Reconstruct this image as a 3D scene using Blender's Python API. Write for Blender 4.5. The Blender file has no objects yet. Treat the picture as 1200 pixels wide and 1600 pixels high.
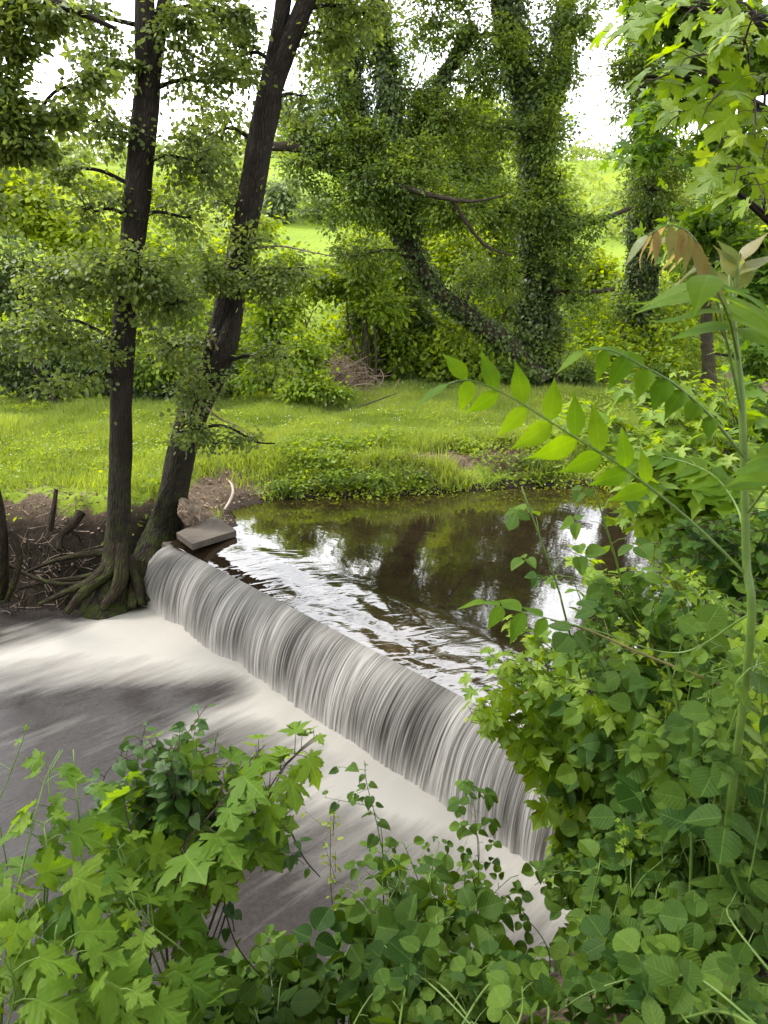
import bpy, math
import numpy as np

SC = bpy.context.scene
COL = SC.collection
R = math.radians

# ------------------------------------------------------------------ camera maths
F, ZC = 1155.0, 4.24
PITCH = math.atan(380 / F)
CP, SP = math.cos(PITCH), math.sin(PITCH)

def ray(u, v):
    a, b = (u - 600) / F, (v - 800) / F
    return np.array([a, CP - b * SP, -SP - b * CP])
def W(u, v, Y):                 # the point in the valley seen at (u, v), Y metres out
    d = ray(u, v)
    return np.array([0, 0, ZC]) + d * (Y / d[1])
def Wz(u, v, z):
    d = ray(u, v)
    return np.array([0, 0, ZC]) + d * ((z - ZC) / d[2])

# ------------------------------------------------------------------ noise
def _hash(ix, iy, iz, seed):
    h = (ix * 374761393 + iy * 668265263 + iz * 2147483647 + seed * 1274126177) & 0xffffffff
    h = ((h ^ (h >> 13)) * 1274126177) & 0xffffffff
    h = h ^ (h >> 16)
    return (h & 0xffff) / 65535.0
def vn(P, s=1.0, seed=0):
    P = np.asarray(P, float) * s
    if P.shape[-1] == 2:
        P = np.concatenate([P, np.zeros(P.shape[:-1] + (1,))], -1)
    i = np.floor(P).astype(np.int64); f = P - i; f = f * f * (3 - 2 * f)
    o = 0
    for dx in (0, 1):
        wx = f[..., 0] if dx else 1 - f[..., 0]
        for dy in (0, 1):
            wy = f[..., 1] if dy else 1 - f[..., 1]
            for dz in (0, 1):
                wz = f[..., 2] if dz else 1 - f[..., 2]
                o = o + wx * wy * wz * _hash(i[..., 0] + dx, i[..., 1] + dy, i[..., 2] + dz, seed)
    return o
def fbm(P, s=1.0, seed=0, o=4):
    t, a, n = 0, .5, 0
    for k in range(o):
        t = t + a * vn(P, s * 2 ** k, seed + k * 17); n += a; a *= .5
    return t / n
def sstep(x, a=0., b=1.):
    t = np.clip((x - a) / (b - a), 0, 1); return t * t * (3 - 2 * t)
def unit(v):
    return v / np.maximum(np.linalg.norm(v, axis=-1, keepdims=True), 1e-9)

# ------------------------------------------------------------------ mesh collector
OFF = {}
class G:
    def __init__(s):
        s.V, s.Q, s.T, s.tint, s.luv, s.n = [], [], [], [], [], 0
    def add(s, V, Q=None, T=None, tint=.5, luv=None):
        V = np.asarray(V, float).reshape(-1, 3); n = len(V)
        if Q is not None and len(Q): s.Q.append(np.asarray(Q).reshape(-1, 4) + s.n)
        if T is not None and len(T): s.T.append(np.asarray(T).reshape(-1, 3) + s.n)
        s.V.append(V); s.tint.append(np.broadcast_to(np.asarray(tint, float).ravel() if np.ndim(tint) else tint, (n,)))
        s.luv.append(np.zeros((n, 3)) if luv is None else np.asarray(luv, float).reshape(-1, 3)); s.n += n
    def build(s, name, mat, parent=None, smooth=True, extra=None):
        V = np.concatenate(s.V)
        off = OFF.get(parent.name, np.zeros(3)) if parent else np.zeros(3)
        Q = np.concatenate(s.Q) if s.Q else np.zeros((0, 4), int)
        T = np.concatenate(s.T) if s.T else np.zeros((0, 3), int)
        me = bpy.data.meshes.new(name)
        me.vertices.add(len(V)); me.vertices.foreach_set('co', (V - off).astype(np.float32).ravel())
        L = np.concatenate([Q.ravel(), T.ravel()]).astype(np.int32)
        me.loops.add(len(L)); me.loops.foreach_set('vertex_index', L)
        st = np.concatenate([np.arange(len(Q)) * 4, len(Q) * 4 + np.arange(len(T)) * 3]).astype(np.int32)
        me.polygons.add(len(st)); me.polygons.foreach_set('loop_start', st)
        me.polygons.foreach_set('use_smooth', np.full(len(st), bool(smooth)))
        a = me.attributes.new('tint', 'FLOAT', 'POINT'); a.data.foreach_set('value', np.concatenate(s.tint).astype(np.float32))
        a = me.attributes.new('luv', 'FLOAT_VECTOR', 'POINT'); a.data.foreach_set('vector', np.concatenate(s.luv).astype(np.float32).ravel())
        for k, val in (extra or {}).items():
            a = me.attributes.new(k, 'FLOAT', 'POINT'); a.data.foreach_set('value', np.asarray(val, np.float32).ravel())
        me.update(calc_edges=True)
        me.materials.append(mat)
        o = bpy.data.objects.new(name, me); COL.objects.link(o)
        if parent: o.parent = parent
        OFF[o.name] = off
        return o

def tag(o, label, cat, group=None, kind=None):
    o['label'] = label; o['category'] = cat
    if group: o['group'] = group
    if kind: o['kind'] = kind
    return o
def thing(name, label, cat, loc, group=None):
    o = bpy.data.objects.new(name, None); COL.objects.link(o)
    o.empty_display_size = .2; o.location = [float(c) for c in loc]
    OFF[o.name] = np.array(loc, float)
    return tag(o, label, cat, group)
def structure(o):
    o['kind'] = 'structure'; return o

# ------------------------------------------------------------------ shapes
def spline(P, n):
    P = np.asarray(P, float)
    if len(P) == 2:
        t = np.linspace(0, 1, n)[:, None]; return P[0] * (1 - t) + P[1] * t
    E = np.concatenate([[2 * P[0] - P[1]], P, [2 * P[-1] - P[-2]]])
    d = np.concatenate([[0], np.cumsum(np.linalg.norm(np.diff(P[:, :3], axis=0), axis=1))])
    s = np.linspace(0, d[-1], n)
    k = np.clip(np.searchsorted(d, s, 'right') - 1, 0, len(P) - 2)
    t = ((s - d[k]) / np.maximum(d[k + 1] - d[k], 1e-9))[:, None]
    a, b, c, e = E[k], E[k + 1], E[k + 2], E[k + 3]
    return .5 * (2 * b + (c - a) * t + (2 * a - 5 * b + 4 * c - e) * t * t + (3 * b - a - 3 * c + e) * t ** 3)

def tubes(g, P, Rr, sides=4, tint=.5, rough=0., seed=0):
    """P (k,m,3) polylines, Rr (k,m) radii"""
    P = np.asarray(P, float); Rr = np.asarray(Rr, float)
    if P.ndim == 2: P, Rr = P[None], Rr[None]
    k, m = P.shape[:2]
    T = unit(np.gradient(P, axis=1))
    ref = np.where(np.abs(T[:, :1, 2:3]) > .9, np.array([1., 0, 0]), np.array([0, 0, 1.]))
    N = np.zeros_like(T); N[:, 0] = unit(np.cross(T[:, 0], ref[:, 0]))
    for j in range(1, m):
        v = N[:, j - 1] - T[:, j] * np.sum(N[:, j - 1] * T[:, j], -1, keepdims=True)
        N[:, j] = unit(v)
    B = np.cross(T, N)
    th = np.arange(sides) / sides * 2 * math.pi
    rr = Rr[:, :, None]
    if rough:
        q = np.stack(np.broadcast_arrays(np.cos(th) * 2.2, np.sin(th) * 2.2), -1)
        ln = np.concatenate([np.zeros((k, 1)), np.cumsum(np.linalg.norm(np.diff(P, axis=1), axis=2), 1)], 1)
        Q3 = np.concatenate([np.broadcast_to(q, (k, m, sides, 2)), np.broadcast_to(ln[:, :, None, None] * 1.6, (k, m, sides, 1))], -1)
        rr = rr * (1 + rough * (fbm(Q3 + seed * 7.3, 1., seed, 3) - .5) * 2)
    V = P[:, :, None] + rr[..., None] * (np.cos(th)[None, None, :, None] * N[:, :, None] + np.sin(th)[None, None, :, None] * B[:, :, None])
    ln = np.concatenate([np.zeros((k, 1)), np.cumsum(np.linalg.norm(np.diff(P, axis=1), axis=2), 1)], 1)
    luv = np.stack(np.broadcast_arrays(np.cos(th)[None, None] * np.maximum(Rr, .03)[:, :, None], np.sin(th)[None, None] * np.maximum(Rr, .03)[:, :, None], ln[:, :, None]), -1)
    i = np.arange(m - 1)[:, None] * sides + np.arange(sides)[None]
    i2 = np.arange(m - 1)[:, None] * sides + (np.arange(sides)[None] + 1) % sides
    q = np.stack([i, i2, i2 + sides, i + sides], -1).reshape(-1, 4)
    Q = (q[None] + (np.arange(k) * m * sides)[:, None, None]).reshape(-1, 4)
    tt = np.broadcast_to(np.asarray(tint, float).reshape(-1, 1), (k, m * sides)) if np.ndim(tint) else tint
    g.add(V, Q=Q, tint=tt.ravel() if np.ndim(tint) else tint, luv=luv)
    cap = np.arange(sides)
    base = s0 = g.n - k * m * sides
    if sides >= 6:
        c = []
        for e in range(k):
            b0 = e * m * sides + (m - 1) * sides
            c += [[b0, b0 + j, b0 + j + 1] for j in range(1, sides - 1)]
        g.T.append(np.array(c) + s0)

def path_tube(g, pts, radii, sides=8, n=None, rough=0., seed=0, tint=.5):
    D = spline(np.column_stack([np.asarray(pts, float), radii]), n or len(pts) * 4)
    tubes(g, D[:, :3], np.maximum(D[:, 3], .001), sides, tint, rough, seed)
    return D

# leaf templates: x across, y along, unit length
class Leaf:
    def __init__(s, x, y, luv, Q, T, z=None):
        s.z = np.zeros(len(x)) if z is None else np.asarray(z, float)
        s.x, s.y, s.luv = np.asarray(x, float), np.asarray(y, float), np.asarray(luv, float)
        s.Q, s.T = np.asarray(Q, int).reshape(-1, 4), np.asarray(T, int).reshape(-1, 3)
def half_outline(pts):
    pts = np.array(pts, float)
    return np.concatenate([pts, (pts * [-1, 1])[-2:0:-1]])
def fan_leaf(out, c, rings=(.55,)):
    out = np.asarray(out, float); n = len(out); c = np.asarray(c, float)
    V = [c[None]]; lev = list(rings) + [1.]
    for r in lev: V.append(c + (out - c) * r)
    V = np.concatenate(V); Q, T = [], []
    for j in range(n):
        T.append([0, 1 + j, 1 + (j + 1) % n])
        for k in range(len(lev) - 1):
            a = 1 + k * n
            Q.append([a + j, a + n + j, a + n + (j + 1) % n, a + (j + 1) % n])
    return Leaf(V[:, 0], V[:, 1], np.column_stack([V, np.zeros(len(V))]), Q, T)
def join_leaves(parts):
    """parts: (leaf, offset xy, angle, scale)"""
    x, y, l, Q, T, Z, n = [], [], [], [], [], [], 0
    for L, (ox, oy), a, sc in parts:
        Z.append(sc * (-.28 * L.y * (abs(a) > .5) + .12 * np.sin(a * 3) * L.x))
        c, s_ = math.cos(a), math.sin(a)
        x.append(ox + sc * (L.x * c + L.y * s_)); y.append(oy + sc * (-L.x * s_ + L.y * c)); l.append(L.luv)
        Q.append(L.Q + n); T.append(L.T + n); n += len(L.x)
    return Leaf(np.concatenate(x), np.concatenate(y), np.concatenate(l), np.concatenate(Q), np.concatenate(T), np.concatenate(Z))
def strip_leaf(widths, ys=None):
    n = len(widths); ys = np.linspace(0, 1, n) if ys is None else np.asarray(ys)
    x = np.concatenate([[-w, 0, w] for w in widths]); y = np.repeat(ys, 3)
    Q = []
    for j in range(n - 1):
        a = 3 * j; Q += [[a, a + 1, a + 4, a + 3], [a + 1, a + 2, a + 5, a + 4]]
    return Leaf(x, y, np.column_stack([x, y, x * 0]), Q, [])

OVAL = Leaf([0, -.27, -.25, 0, .25, .27], [0, .28, .68, 1, .68, .28], np.zeros((6, 3)), [[0, 5, 4, 3], [0, 3, 2, 1]], [])
ROUND = Leaf([0, -.34, -.40, -.22, 0, .22, .40, .34], [0, .16, .52, .88, .98, .88, .52, .16], np.zeros((8, 3)), [[0, 7, 6, 5], [0, 4, 3, 1], [3, 2, 1, 1]][:2], [[0, 5, 4], [1, 3, 2]])
IVY = fan_leaf(half_outline([(0, 0), (.2, -.1), (.48, .12), (.3, .34), (.34, .56), (.14, .66), (0, 1.)]), (0, .3), rings=())
MAPLE = fan_leaf(half_outline([(0, 0), (.08, -.05), (.2, -.13), (.36, -.17), (.34, -.07), (.43, -.02), (.31, .05), (.25, .10), (.35, .12), (.44, .13), (.53, .24),
    (.64, .29), (.78, .46), (.6, .42), (.56, .52), (.43, .49), (.35, .53), (.24, .43), (.27, .56), (.33, .63), (.29, .69), (.36, .79), (.21, .79), (.12, .90), (0, 1.08)]), (0, .2), rings=(.35, .7))
MAPLE_FAR = fan_leaf(half_outline([(0, 0), (.2, -.13), (.4, -.1), (.2, .11), (.5, .22), (.76, .46), (.42, .44), (.19, .38), (.28, .7), (.14, .78), (0, 1.08)]), (0, .2), rings=())
def serrate(w, n, tooth, p=.8):
    pts = [(0, 0)]
    for k in range(1, n):
        t = k / n; r = w * math.sin(math.pi * t ** p) ** .62
        r *= 1 + tooth * (1 if k % 2 else -1)
        pts.append((r, t))
    pts.append((0, 1.04)); return half_outline(pts)
LEAFLET = fan_leaf(serrate(.43, 19, .04), (0, .42), rings=(.3, .65))
LEAFLET_R = fan_leaf(serrate(.51, 17, .045, .9), (0, .45), rings=(.3, .65))
BRAMBLE3 = join_leaves([(LEAFLET_R, (0, .50), .08, .54), (LEAFLET, (.05, .34), 1.55, .48), (LEAFLET, (-.05, .36), -1.45, .45)])
LEAF1 = join_leaves([(LEAFLET_R, (0, .1), 0, .55)])
BRAMBLE5 = join_leaves([(LEAFLET_R, (0, .46), 0, .56), (LEAFLET, (.03, .40), 1.15, .48), (LEAFLET, (-.03, .40), -1.15, .48), (LEAFLET, (.02, .34), 2.1, .36), (LEAFLET, (-.02, .34), -2.1, .36)])
LANCE = strip_leaf([.012, .13, .19, .205, .185, .14, .085, .035, .004])
HEART = fan_leaf(half_outline([(0, 0), (.14, -.1), (.34, -.04), (.44, .18), (.4, .42), (.27, .68), (.12, .88), (0, 1.05)]), (0, .35), rings=(.5,))
BLADE = Leaf([-.5, .5, -.36, .36, 0], [0, 0, .55, .55, 1], np.zeros((5, 3)), [[0, 1, 3, 2]], [[2, 3, 4]])

def leaves(g, L, pos, ax, nrm, size, rng, tint=None, fold=(.02, .42), droop=(.0, .65), wid=(.85, 1.15)):
    pos = np.asarray(pos, float); n = len(pos)
    if n == 0: return
    ay = unit(np.broadcast_to(ax, pos.shape)); nz = np.broadcast_to(nrm, pos.shape)
    ax_ = unit(np.cross(ay, nz)); az = np.cross(ax_, ay)
    size = np.broadcast_to(size, (n,))
    f = rng.uniform(*fold, n)[:, None]; d = rng.uniform(*droop, n)[:, None]; w = rng.uniform(*wid, n)[:, None]
    x = L.x[None] * w; y = np.broadcast_to(L.y[None], (n, len(L.y)))
    z = L.z[None] + f * np.abs(L.luv[:, 0] if L.z.any() else L.x)[None] - d * (.6 * L.y ** 2 + .9 * L.x ** 2)[None] + rng.uniform(-.05, .05, n)[:, None] * np.sin(L.y * 7 + L.x * 5)[None]
    V = pos[:, None] + size[:, None, None] * (x[..., None] * ax_[:, None] + y[..., None] * ay[:, None] + z[..., None] * az[:, None])
    k = len(L.x); o = (np.arange(n) * k)[:, None, None]
    t = rng.uniform(0, 1, n) if tint is None else np.broadcast_to(tint, (n,))
    g.add(V, Q=(L.Q[None] + o).reshape(-1, 4), T=(L.T[None] + o).reshape(-1, 3), tint=np.repeat(t, k), luv=np.broadcast_to(L.luv, (n, k, 3)))

# ------------------------------------------------------------------ materials
def new_mat(name):
    m = bpy.data.materials.new(name); m.use_nodes = True
    nt = m.node_tree; nt.nodes.clear()
    out = nt.nodes.new('ShaderNodeOutputMaterial')
    return m, nt, out
class N:
    def __init__(s, nt): s.nt = nt
    def __call__(s, typ, _in=None, **kw):
        n = s.nt.nodes.new('ShaderNode' + typ)
        for k, v in kw.items(): setattr(n, k, v)
        for k, v in (_in or {}).items():
            if hasattr(v, 'is_output') or isinstance(v, bpy.types.NodeSocket): s.nt.links.new(v, n.inputs[k])
            else: n.inputs[k].default_value = v
        return n
    def math(s, op, a, b=0.0, c=False):
        return s('Math', {0: a, 1: b}, operation=op, use_clamp=c).outputs[0]
    def mix(s, f, a, b):
        n = s('Mix', data_type='RGBA'); 
        for k, v in ((0, f), (6, a), (7, b)):
            if isinstance(v, bpy.types.NodeSocket): s.nt.links.new(v, n.inputs[k])
            else: n.inputs[k].default_value = v if k == 0 else (tuple(v) + (1,))[:4]
        return n.outputs[2]
    def noise(s, vec, scale, detail=3, rough=.55):
        return s('TexNoise', {'Vector': vec, 'Scale': scale, 'Detail': detail, 'Roughness': rough}).outputs['Fac']
    def ramp(s, f, a, b):
        return s('MapRange', {'Value': f, 'From Min': a, 'From Max': b}, clamp=True).outputs[0]
    def attr(s, name, o='Fac'):
        return s('Attribute', attribute_name=name).outputs[o]

def leaf_mat(name, lo, hi, trans=.38, rough=.45, spec=.3, vein=0., back_mix=.2, odd=None):
    m, nt, out = new_mat(name); n = N(nt)
    t = n.attr('tint')
    col = n.mix(t, lo, hi)
    if odd:                                  # a few yellowing or damaged leaves
        col = n.mix(n.ramp(t, .985, .99), col, odd)
    geo = n('NewGeometry')
    big = n.noise(geo.outputs['Position'], .9, 2)
    hsv = n('HueSaturation', {'Color': col, 'Value': n.math('ADD', n.math('MULTIPLY', big, .5), .75)})
    col = hsv.outputs[0]
    ins = {'Roughness': rough, 'Specular IOR Level': spec}
    if vein:
        sep = n('SeparateXYZ', {0: n.attr('luv', 'Vector')})
        ax = n.math('ABSOLUTE', sep.outputs[0])
        mid = n.math('SUBTRACT', 1., n.ramp(ax, .0, .025))
        fr = n.math('FRACT', n.math('MULTIPLY', n.math('SUBTRACT', sep.outputs[1], n.math('MULTIPLY', ax, .75)), 7.))
        sv = n.math('ABSOLUTE', n.math('SUBTRACT', fr, .5))
        side = n.math('SUBTRACT', 1., n.ramp(sv, .0, .09))
        v = n.math('MAXIMUM', mid, n.math('MULTIPLY', side, .4))
        col = n.mix(n.math('MULTIPLY', v, .2 * vein), col, tuple(min(1, c * 2.2 + .03) for c in hi))
        lv = n('CombineXYZ', {0: n.math('MULTIPLY', t, 71.), 1: n.math('MULTIPLY', t, 37.), 2: 0.}).outputs[0]
        lv = n('VectorMath', {0: n.attr('luv', 'Vector'), 1: lv}, operation='ADD').outputs[0]
        blot = n.noise(lv, 5., 3)
        spot = n.noise(lv, 3.2, 2)
        col = n.mix(n.math('MULTIPLY', n.ramp(blot, .45, .75), .25), col, tuple(c * .6 for c in lo))
        col = n.mix(n.math('MULTIPLY', n.ramp(spot, .70, .76), .75), col, (.10, .065, .025))
        h = n.math('ADD', n.math('MULTIPLY', sv, 1.2), n.math('MULTIPLY', mid, -.6))
        b = n('Bump', {'Strength': .28 * vein, 'Distance': .004, 'Height': h}); ins['Normal'] = b.outputs[0]
    back = n.mix(.35, col, (.42, .46, .40))           # paler underside
    colb = n.mix(n.math('MULTIPLY', geo.outputs['Backfacing'], back_mix), col, back)
    p = n('BsdfPrincipled', dict(ins, **{'Base Color': colb}))
    tc = n('HueSaturation', {'Color': col, 'Hue': .475, 'Saturation': 1.12, 'Value': 2.3}).outputs[0]
    tr = n('BsdfTranslucent', {'Color': tc})
    mx = n('MixShader', {0: trans, 1: p.outputs[0], 2: tr.outputs[0]})
    nt.links.new(mx.outputs[0], out.inputs[0]); return m

def bark_mat(name, dark, light, moss=.5, moss_top=3., scale=1.):
    m, nt, out = new_mat(name); n = N(nt)
    luv = n.attr('luv', 'Vector'); geo = n('NewGeometry')
    mp = n('Mapping', {'Vector': luv, 'Scale': (1, 1, .16)}).outputs[0]
    vor = n('TexVoronoi', {'Vector': mp, 'Scale': 38 * scale}, feature='DISTANCE_TO_EDGE').outputs['Distance']
    fine = n.noise(mp, 90 * scale, 4); broad = n.noise(luv, 5, 3)
    f = n.math('ADD', n.math('MULTIPLY', n.ramp(vor, .0, .35), .6), n.math('MULTIPLY', fine, .5), True)
    col = n.mix(f, dark, light)
    col = n.mix(n.ramp(broad, .35, .7), col, tuple(c * .75 for c in light))
    z = n('SeparateXYZ', {0: geo.outputs['Position']}).outputs[2]
    mo = n.math('MULTIPLY', n.ramp(n.noise(geo.outputs['Position'], 7, 4), .44, .62), n.math('SUBTRACT', 1., n.ramp(z, .3, moss_top)))
    col = n.mix(n.math('MULTIPLY', mo, moss), col, (.045, .06, .012))
    h = n.math('ADD', n.ramp(vor, 0, .4), n.math('MULTIPLY', fine, .6))
    b = n('Bump', {'Strength': .9, 'Distance': .03, 'Height': h})
    p = n('BsdfPrincipled', {'Base Color': col, 'Roughness': .9, 'Specular IOR Level': .15, 'Normal': b.outputs[0]})
    nt.links.new(p.outputs[0], out.inputs[0]); return m

def plain_mat(name, a, b, scale=8, rough=.8, bump=.3, spec=.2, trans=0):
    m, nt, out = new_mat(name); n = N(nt)
    pos = n('NewGeometry').outputs['Position']
    f = n.noise(pos, scale, 5, .65)
    col = n.mix(n.ramp(f, .3, .7), a, b)
    col = n.mix(n.math('MULTIPLY', n.attr('tint'), .3), col, tuple(c * .55 for c in a))
    bp = n('Bump', {'Strength': bump, 'Distance': .02, 'Height': n.noise(pos, scale * 4, 5, .7)})
    p = n('BsdfPrincipled', {'Base Color': col, 'Roughness': rough, 'Specular IOR Level': spec, 'Normal': bp.outputs[0]})
    o = p.outputs[0]
    if trans:
        o = n('MixShader', {0: trans, 1: o, 2: n('BsdfTranslucent', {'Color': col}).outputs[0]}).outputs[0]
    nt.links.new(o, out.inputs[0]); return m

M = dict(
    alder=leaf_mat('alder_leaf', (.060, .095, .022), (.150, .205, .042), .48),
    canopy=leaf_mat('canopy_leaf', (.042, .078, .014), (.140, .205, .028), .48),
    ivy=leaf_mat('ivy_and_shaded_thicket_leaf', (.020, .042, .010), (.090, .135, .028), .26, rough=.42, spec=.3),  # also on the left thicket, where its darkness stands in for deep shadow
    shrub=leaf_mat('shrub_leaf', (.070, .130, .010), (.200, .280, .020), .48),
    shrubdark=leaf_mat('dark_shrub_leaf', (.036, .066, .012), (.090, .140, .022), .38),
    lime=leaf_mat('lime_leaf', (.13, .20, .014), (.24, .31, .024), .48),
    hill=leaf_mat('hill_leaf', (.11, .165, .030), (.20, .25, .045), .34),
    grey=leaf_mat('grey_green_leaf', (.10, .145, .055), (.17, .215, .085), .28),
    maple=leaf_mat('maple_leaf', (.055, .125, .014), (.135, .215, .022), .42, rough=.55, spec=.15, vein=1., odd=(.16, .10, .02)),
    maplefar=leaf_mat('maple_foliage', (.060, .135, .016), (.13, .225, .022), .42),
    maplelime=leaf_mat('young_maple_leaf', (.10, .195, .014), (.21, .30, .024), .46, vein=.8),
    bramble=leaf_mat('bramble_leaf', (.020, .056, .008), (.098, .168, .019), .34, rough=.6, spec=.15, vein=1.2, odd=(.13, .09, .03)),
    vine=leaf_mat('vine_leaf', (.018, .050, .009), (.055, .115, .015), .26, rough=.45, spec=.25, vein=.7),
    ailanthus=leaf_mat('pinnate_leaf', (.062, .140, .008), (.105, .195, .010), .55, rough=.55, spec=.12, vein=.5, back_mix=0.),
    bronze=leaf_mat('bronze_young_leaf', (.11, .165, .045), (.20, .150, .055), .48, rough=.4, vein=.4),
    grass=leaf_mat('grass_blade', (.105, .165, .022), (.205, .265, .042), .42, rough=.5),
    tuft=leaf_mat('tuft_blade', (.055, .11, .016), (.10, .17, .03), .35, rough=.4),
    dry=plain_mat('dead_stick', (.16, .11, .075), (.30, .23, .17), 6),
    litter=plain_mat('dead_leaf', (.14, .095, .06), (.33, .25, .17), 3, trans=.1),
    twig=plain_mat('twig_bark', (.030, .024, .018), (.075, .06, .045), 20),
    cane=plain_mat('green_stem', (.065, .125, .02), (.13, .20, .035), 14, rough=.45, bump=.1, spec=.4),
    redcane=plain_mat('reddish_stem', (.11, .10, .04), (.17, .15, .05), 14, rough=.5, bump=.1),
    flower=plain_mat('white_flower', (.75, .75, .70), (.85, .85, .80), 9, trans=.2),
    bark=bark_mat('alder_bark', (.005, .0045, .004), (.046, .037, .030), .85, 2.4),
    ivybark=bark_mat('ivy_trunk_bark', (.012, .010, .008), (.065, .052, .036), .5, 6., .7),
    root=bark_mat('root_bark', (.007, .0055, .004), (.052, .039, .026), .8, .9),
    drift=plain_mat('driftwood', (.07, .05, .035), (.40, .31, .23), 9, bump=.9),
    bleached=plain_mat('bleached_wood', (.30, .24, .19), (.46, .39, .32), 18, bump=.4),
)
def concrete_mat():
    m, nt, out = new_mat('weathered_concrete'); n = N(nt)
    pos = n('NewGeometry').outputs['Position']
    a = n.noise(pos, 3, 5, .7); b = n.noise(pos, 60, 4)
    col = n.mix(n.ramp(a, .3, .7), (.036, .028, .021), (.10, .08, .062))
    col = n.mix(n.math('MULTIPLY', n.ramp(b, .55, .75), .5), col, (.17, .145, .118))
    bp = n('Bump', {'Strength': .5, 'Distance': .015, 'Height': n.math('ADD', a, n.math('MULTIPLY', b, .3))})
    p = n('BsdfPrincipled', {'Base Color': col, 'Roughness': .85, 'Normal': bp.outputs[0]})
    nt.links.new(p.outputs[0], out.inputs[0]); return m
M['concrete'] = concrete_mat()

def ground_mat():
    m, nt, out = new_mat('meadow_and_soil'); n = N(nt)
    pos = n('NewGeometry').outputs['Position']
    so = n.attr('soil')
    nz = n.noise(pos, 2.2, 5, .65)
    f = n.ramp(n.math('ADD', so, n.math('MULTIPLY', n.math('SUBTRACT', nz, .5), .55)), .35, .6)
    g1 = n.noise(pos, .12, 4, .6); g2 = n.noise(pos, 5, 4, .7)
    gr = n.mix(n.ramp(g1, .3, .7), (.13, .20, .014), (.235, .30, .026))
    gr = n.mix(n.math('MULTIPLY', n.ramp(g2, .35, .7), .6), gr, (.08, .135, .014))
    s1 = n.noise(pos, 9, 6, .75); s2 = n.noise(pos, 40, 4, .7)
    sl = n.mix(n.ramp(s1, .3, .7), (.045, .032, .021), (.17, .125, .085))
    sl = n.mix(n.math('MULTIPLY', n.ramp(s2, .5, .7), .6), sl, (.26, .20, .15))
    wet_dark = n.attr('wet_dark')
    sl = n.mix(n.math('MULTIPLY', wet_dark, .85), sl, (.012, .009, .007))
    col = n.mix(f, gr, sl)
    bp = n('Bump', {'Strength': .8, 'Distance': .05, 'Height': n.math('ADD', s1, n.math('MULTIPLY', s2, .5))})
    p = n('BsdfPrincipled', {'Base Color': col, 'Roughness': .92, 'Specular IOR Level': .15, 'Normal': bp.outputs[0]})
    nt.links.new(p.outputs[0], out.inputs[0]); return m
M['ground'] = ground_mat()

# ------------------------------------------------------------------ weir and water geometry
CA = np.array([-2.80, 9.41]); CB = np.array([1.85, 4.51])          # crest line, far end to near end
CD = (CB - CA) / np.linalg.norm(CB - CA); CL = np.linalg.norm(CB - CA)
CN = np.array([CD[1], -CD[0]]); CN = CN if CN[1] < 0 else -CN       # downstream
THROW, LOWZ = .46, -.15
POOL = .735
LOW = np.array([(-40, 10.), (-12, 9.2), *[tuple(Wz(u, v, LOWZ)[:2]) for u, v in ((-40, 940), (0, 938), (100, 942), (180, 938), (232, 932))], CA, CB, (1.55, 4.3), (1.15, 3.75), (.5, 3.3), (-.5, 2.95), (-2, 2.7), (-5, 2.5), (-12, 2.8), (-40, 3)])
PL = np.array([CA, (-2.35, 9.75), (-2.05, 9.98), (-2.29, 10.85), (-1.82, 11.1), (-1.04, 11.4), (0, 11.5), (1.07, 11.75), (2.17, 11.95), (3.3, 12.1), (4.4, 12.15), (7, 12.5), (14, 13.5), (40, 16), (40, 9), (14, 8.8), (6, 8.0), (3.9, 7.0), (2.7, 5.7), CB])
def sdist(P, poly):
    """signed distance, negative inside"""
    d = np.full(len(P), 1e9); ins = np.zeros(len(P), bool); n = len(poly)
    for i in range(n):
        a, b = poly[i], poly[(i + 1) % n]; e = b - a
        t = np.clip(((P - a) @ e) / (e @ e), 0, 1)
        d = np.minimum(d, np.linalg.norm(P - a - t[:, None] * e, axis=1))
        c = (a[1] > P[:, 1]) != (b[1] > P[:, 1])
        with np.errstate(divide='ignore', invalid='ignore'):
            xi = (b[0] - a[0]) * (P[:, 1] - a[1]) / (b[1] - a[1]) + a[0]
        ins ^= c & (P[:, 0] < xi)
    return np.where(ins, -d, d)

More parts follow.
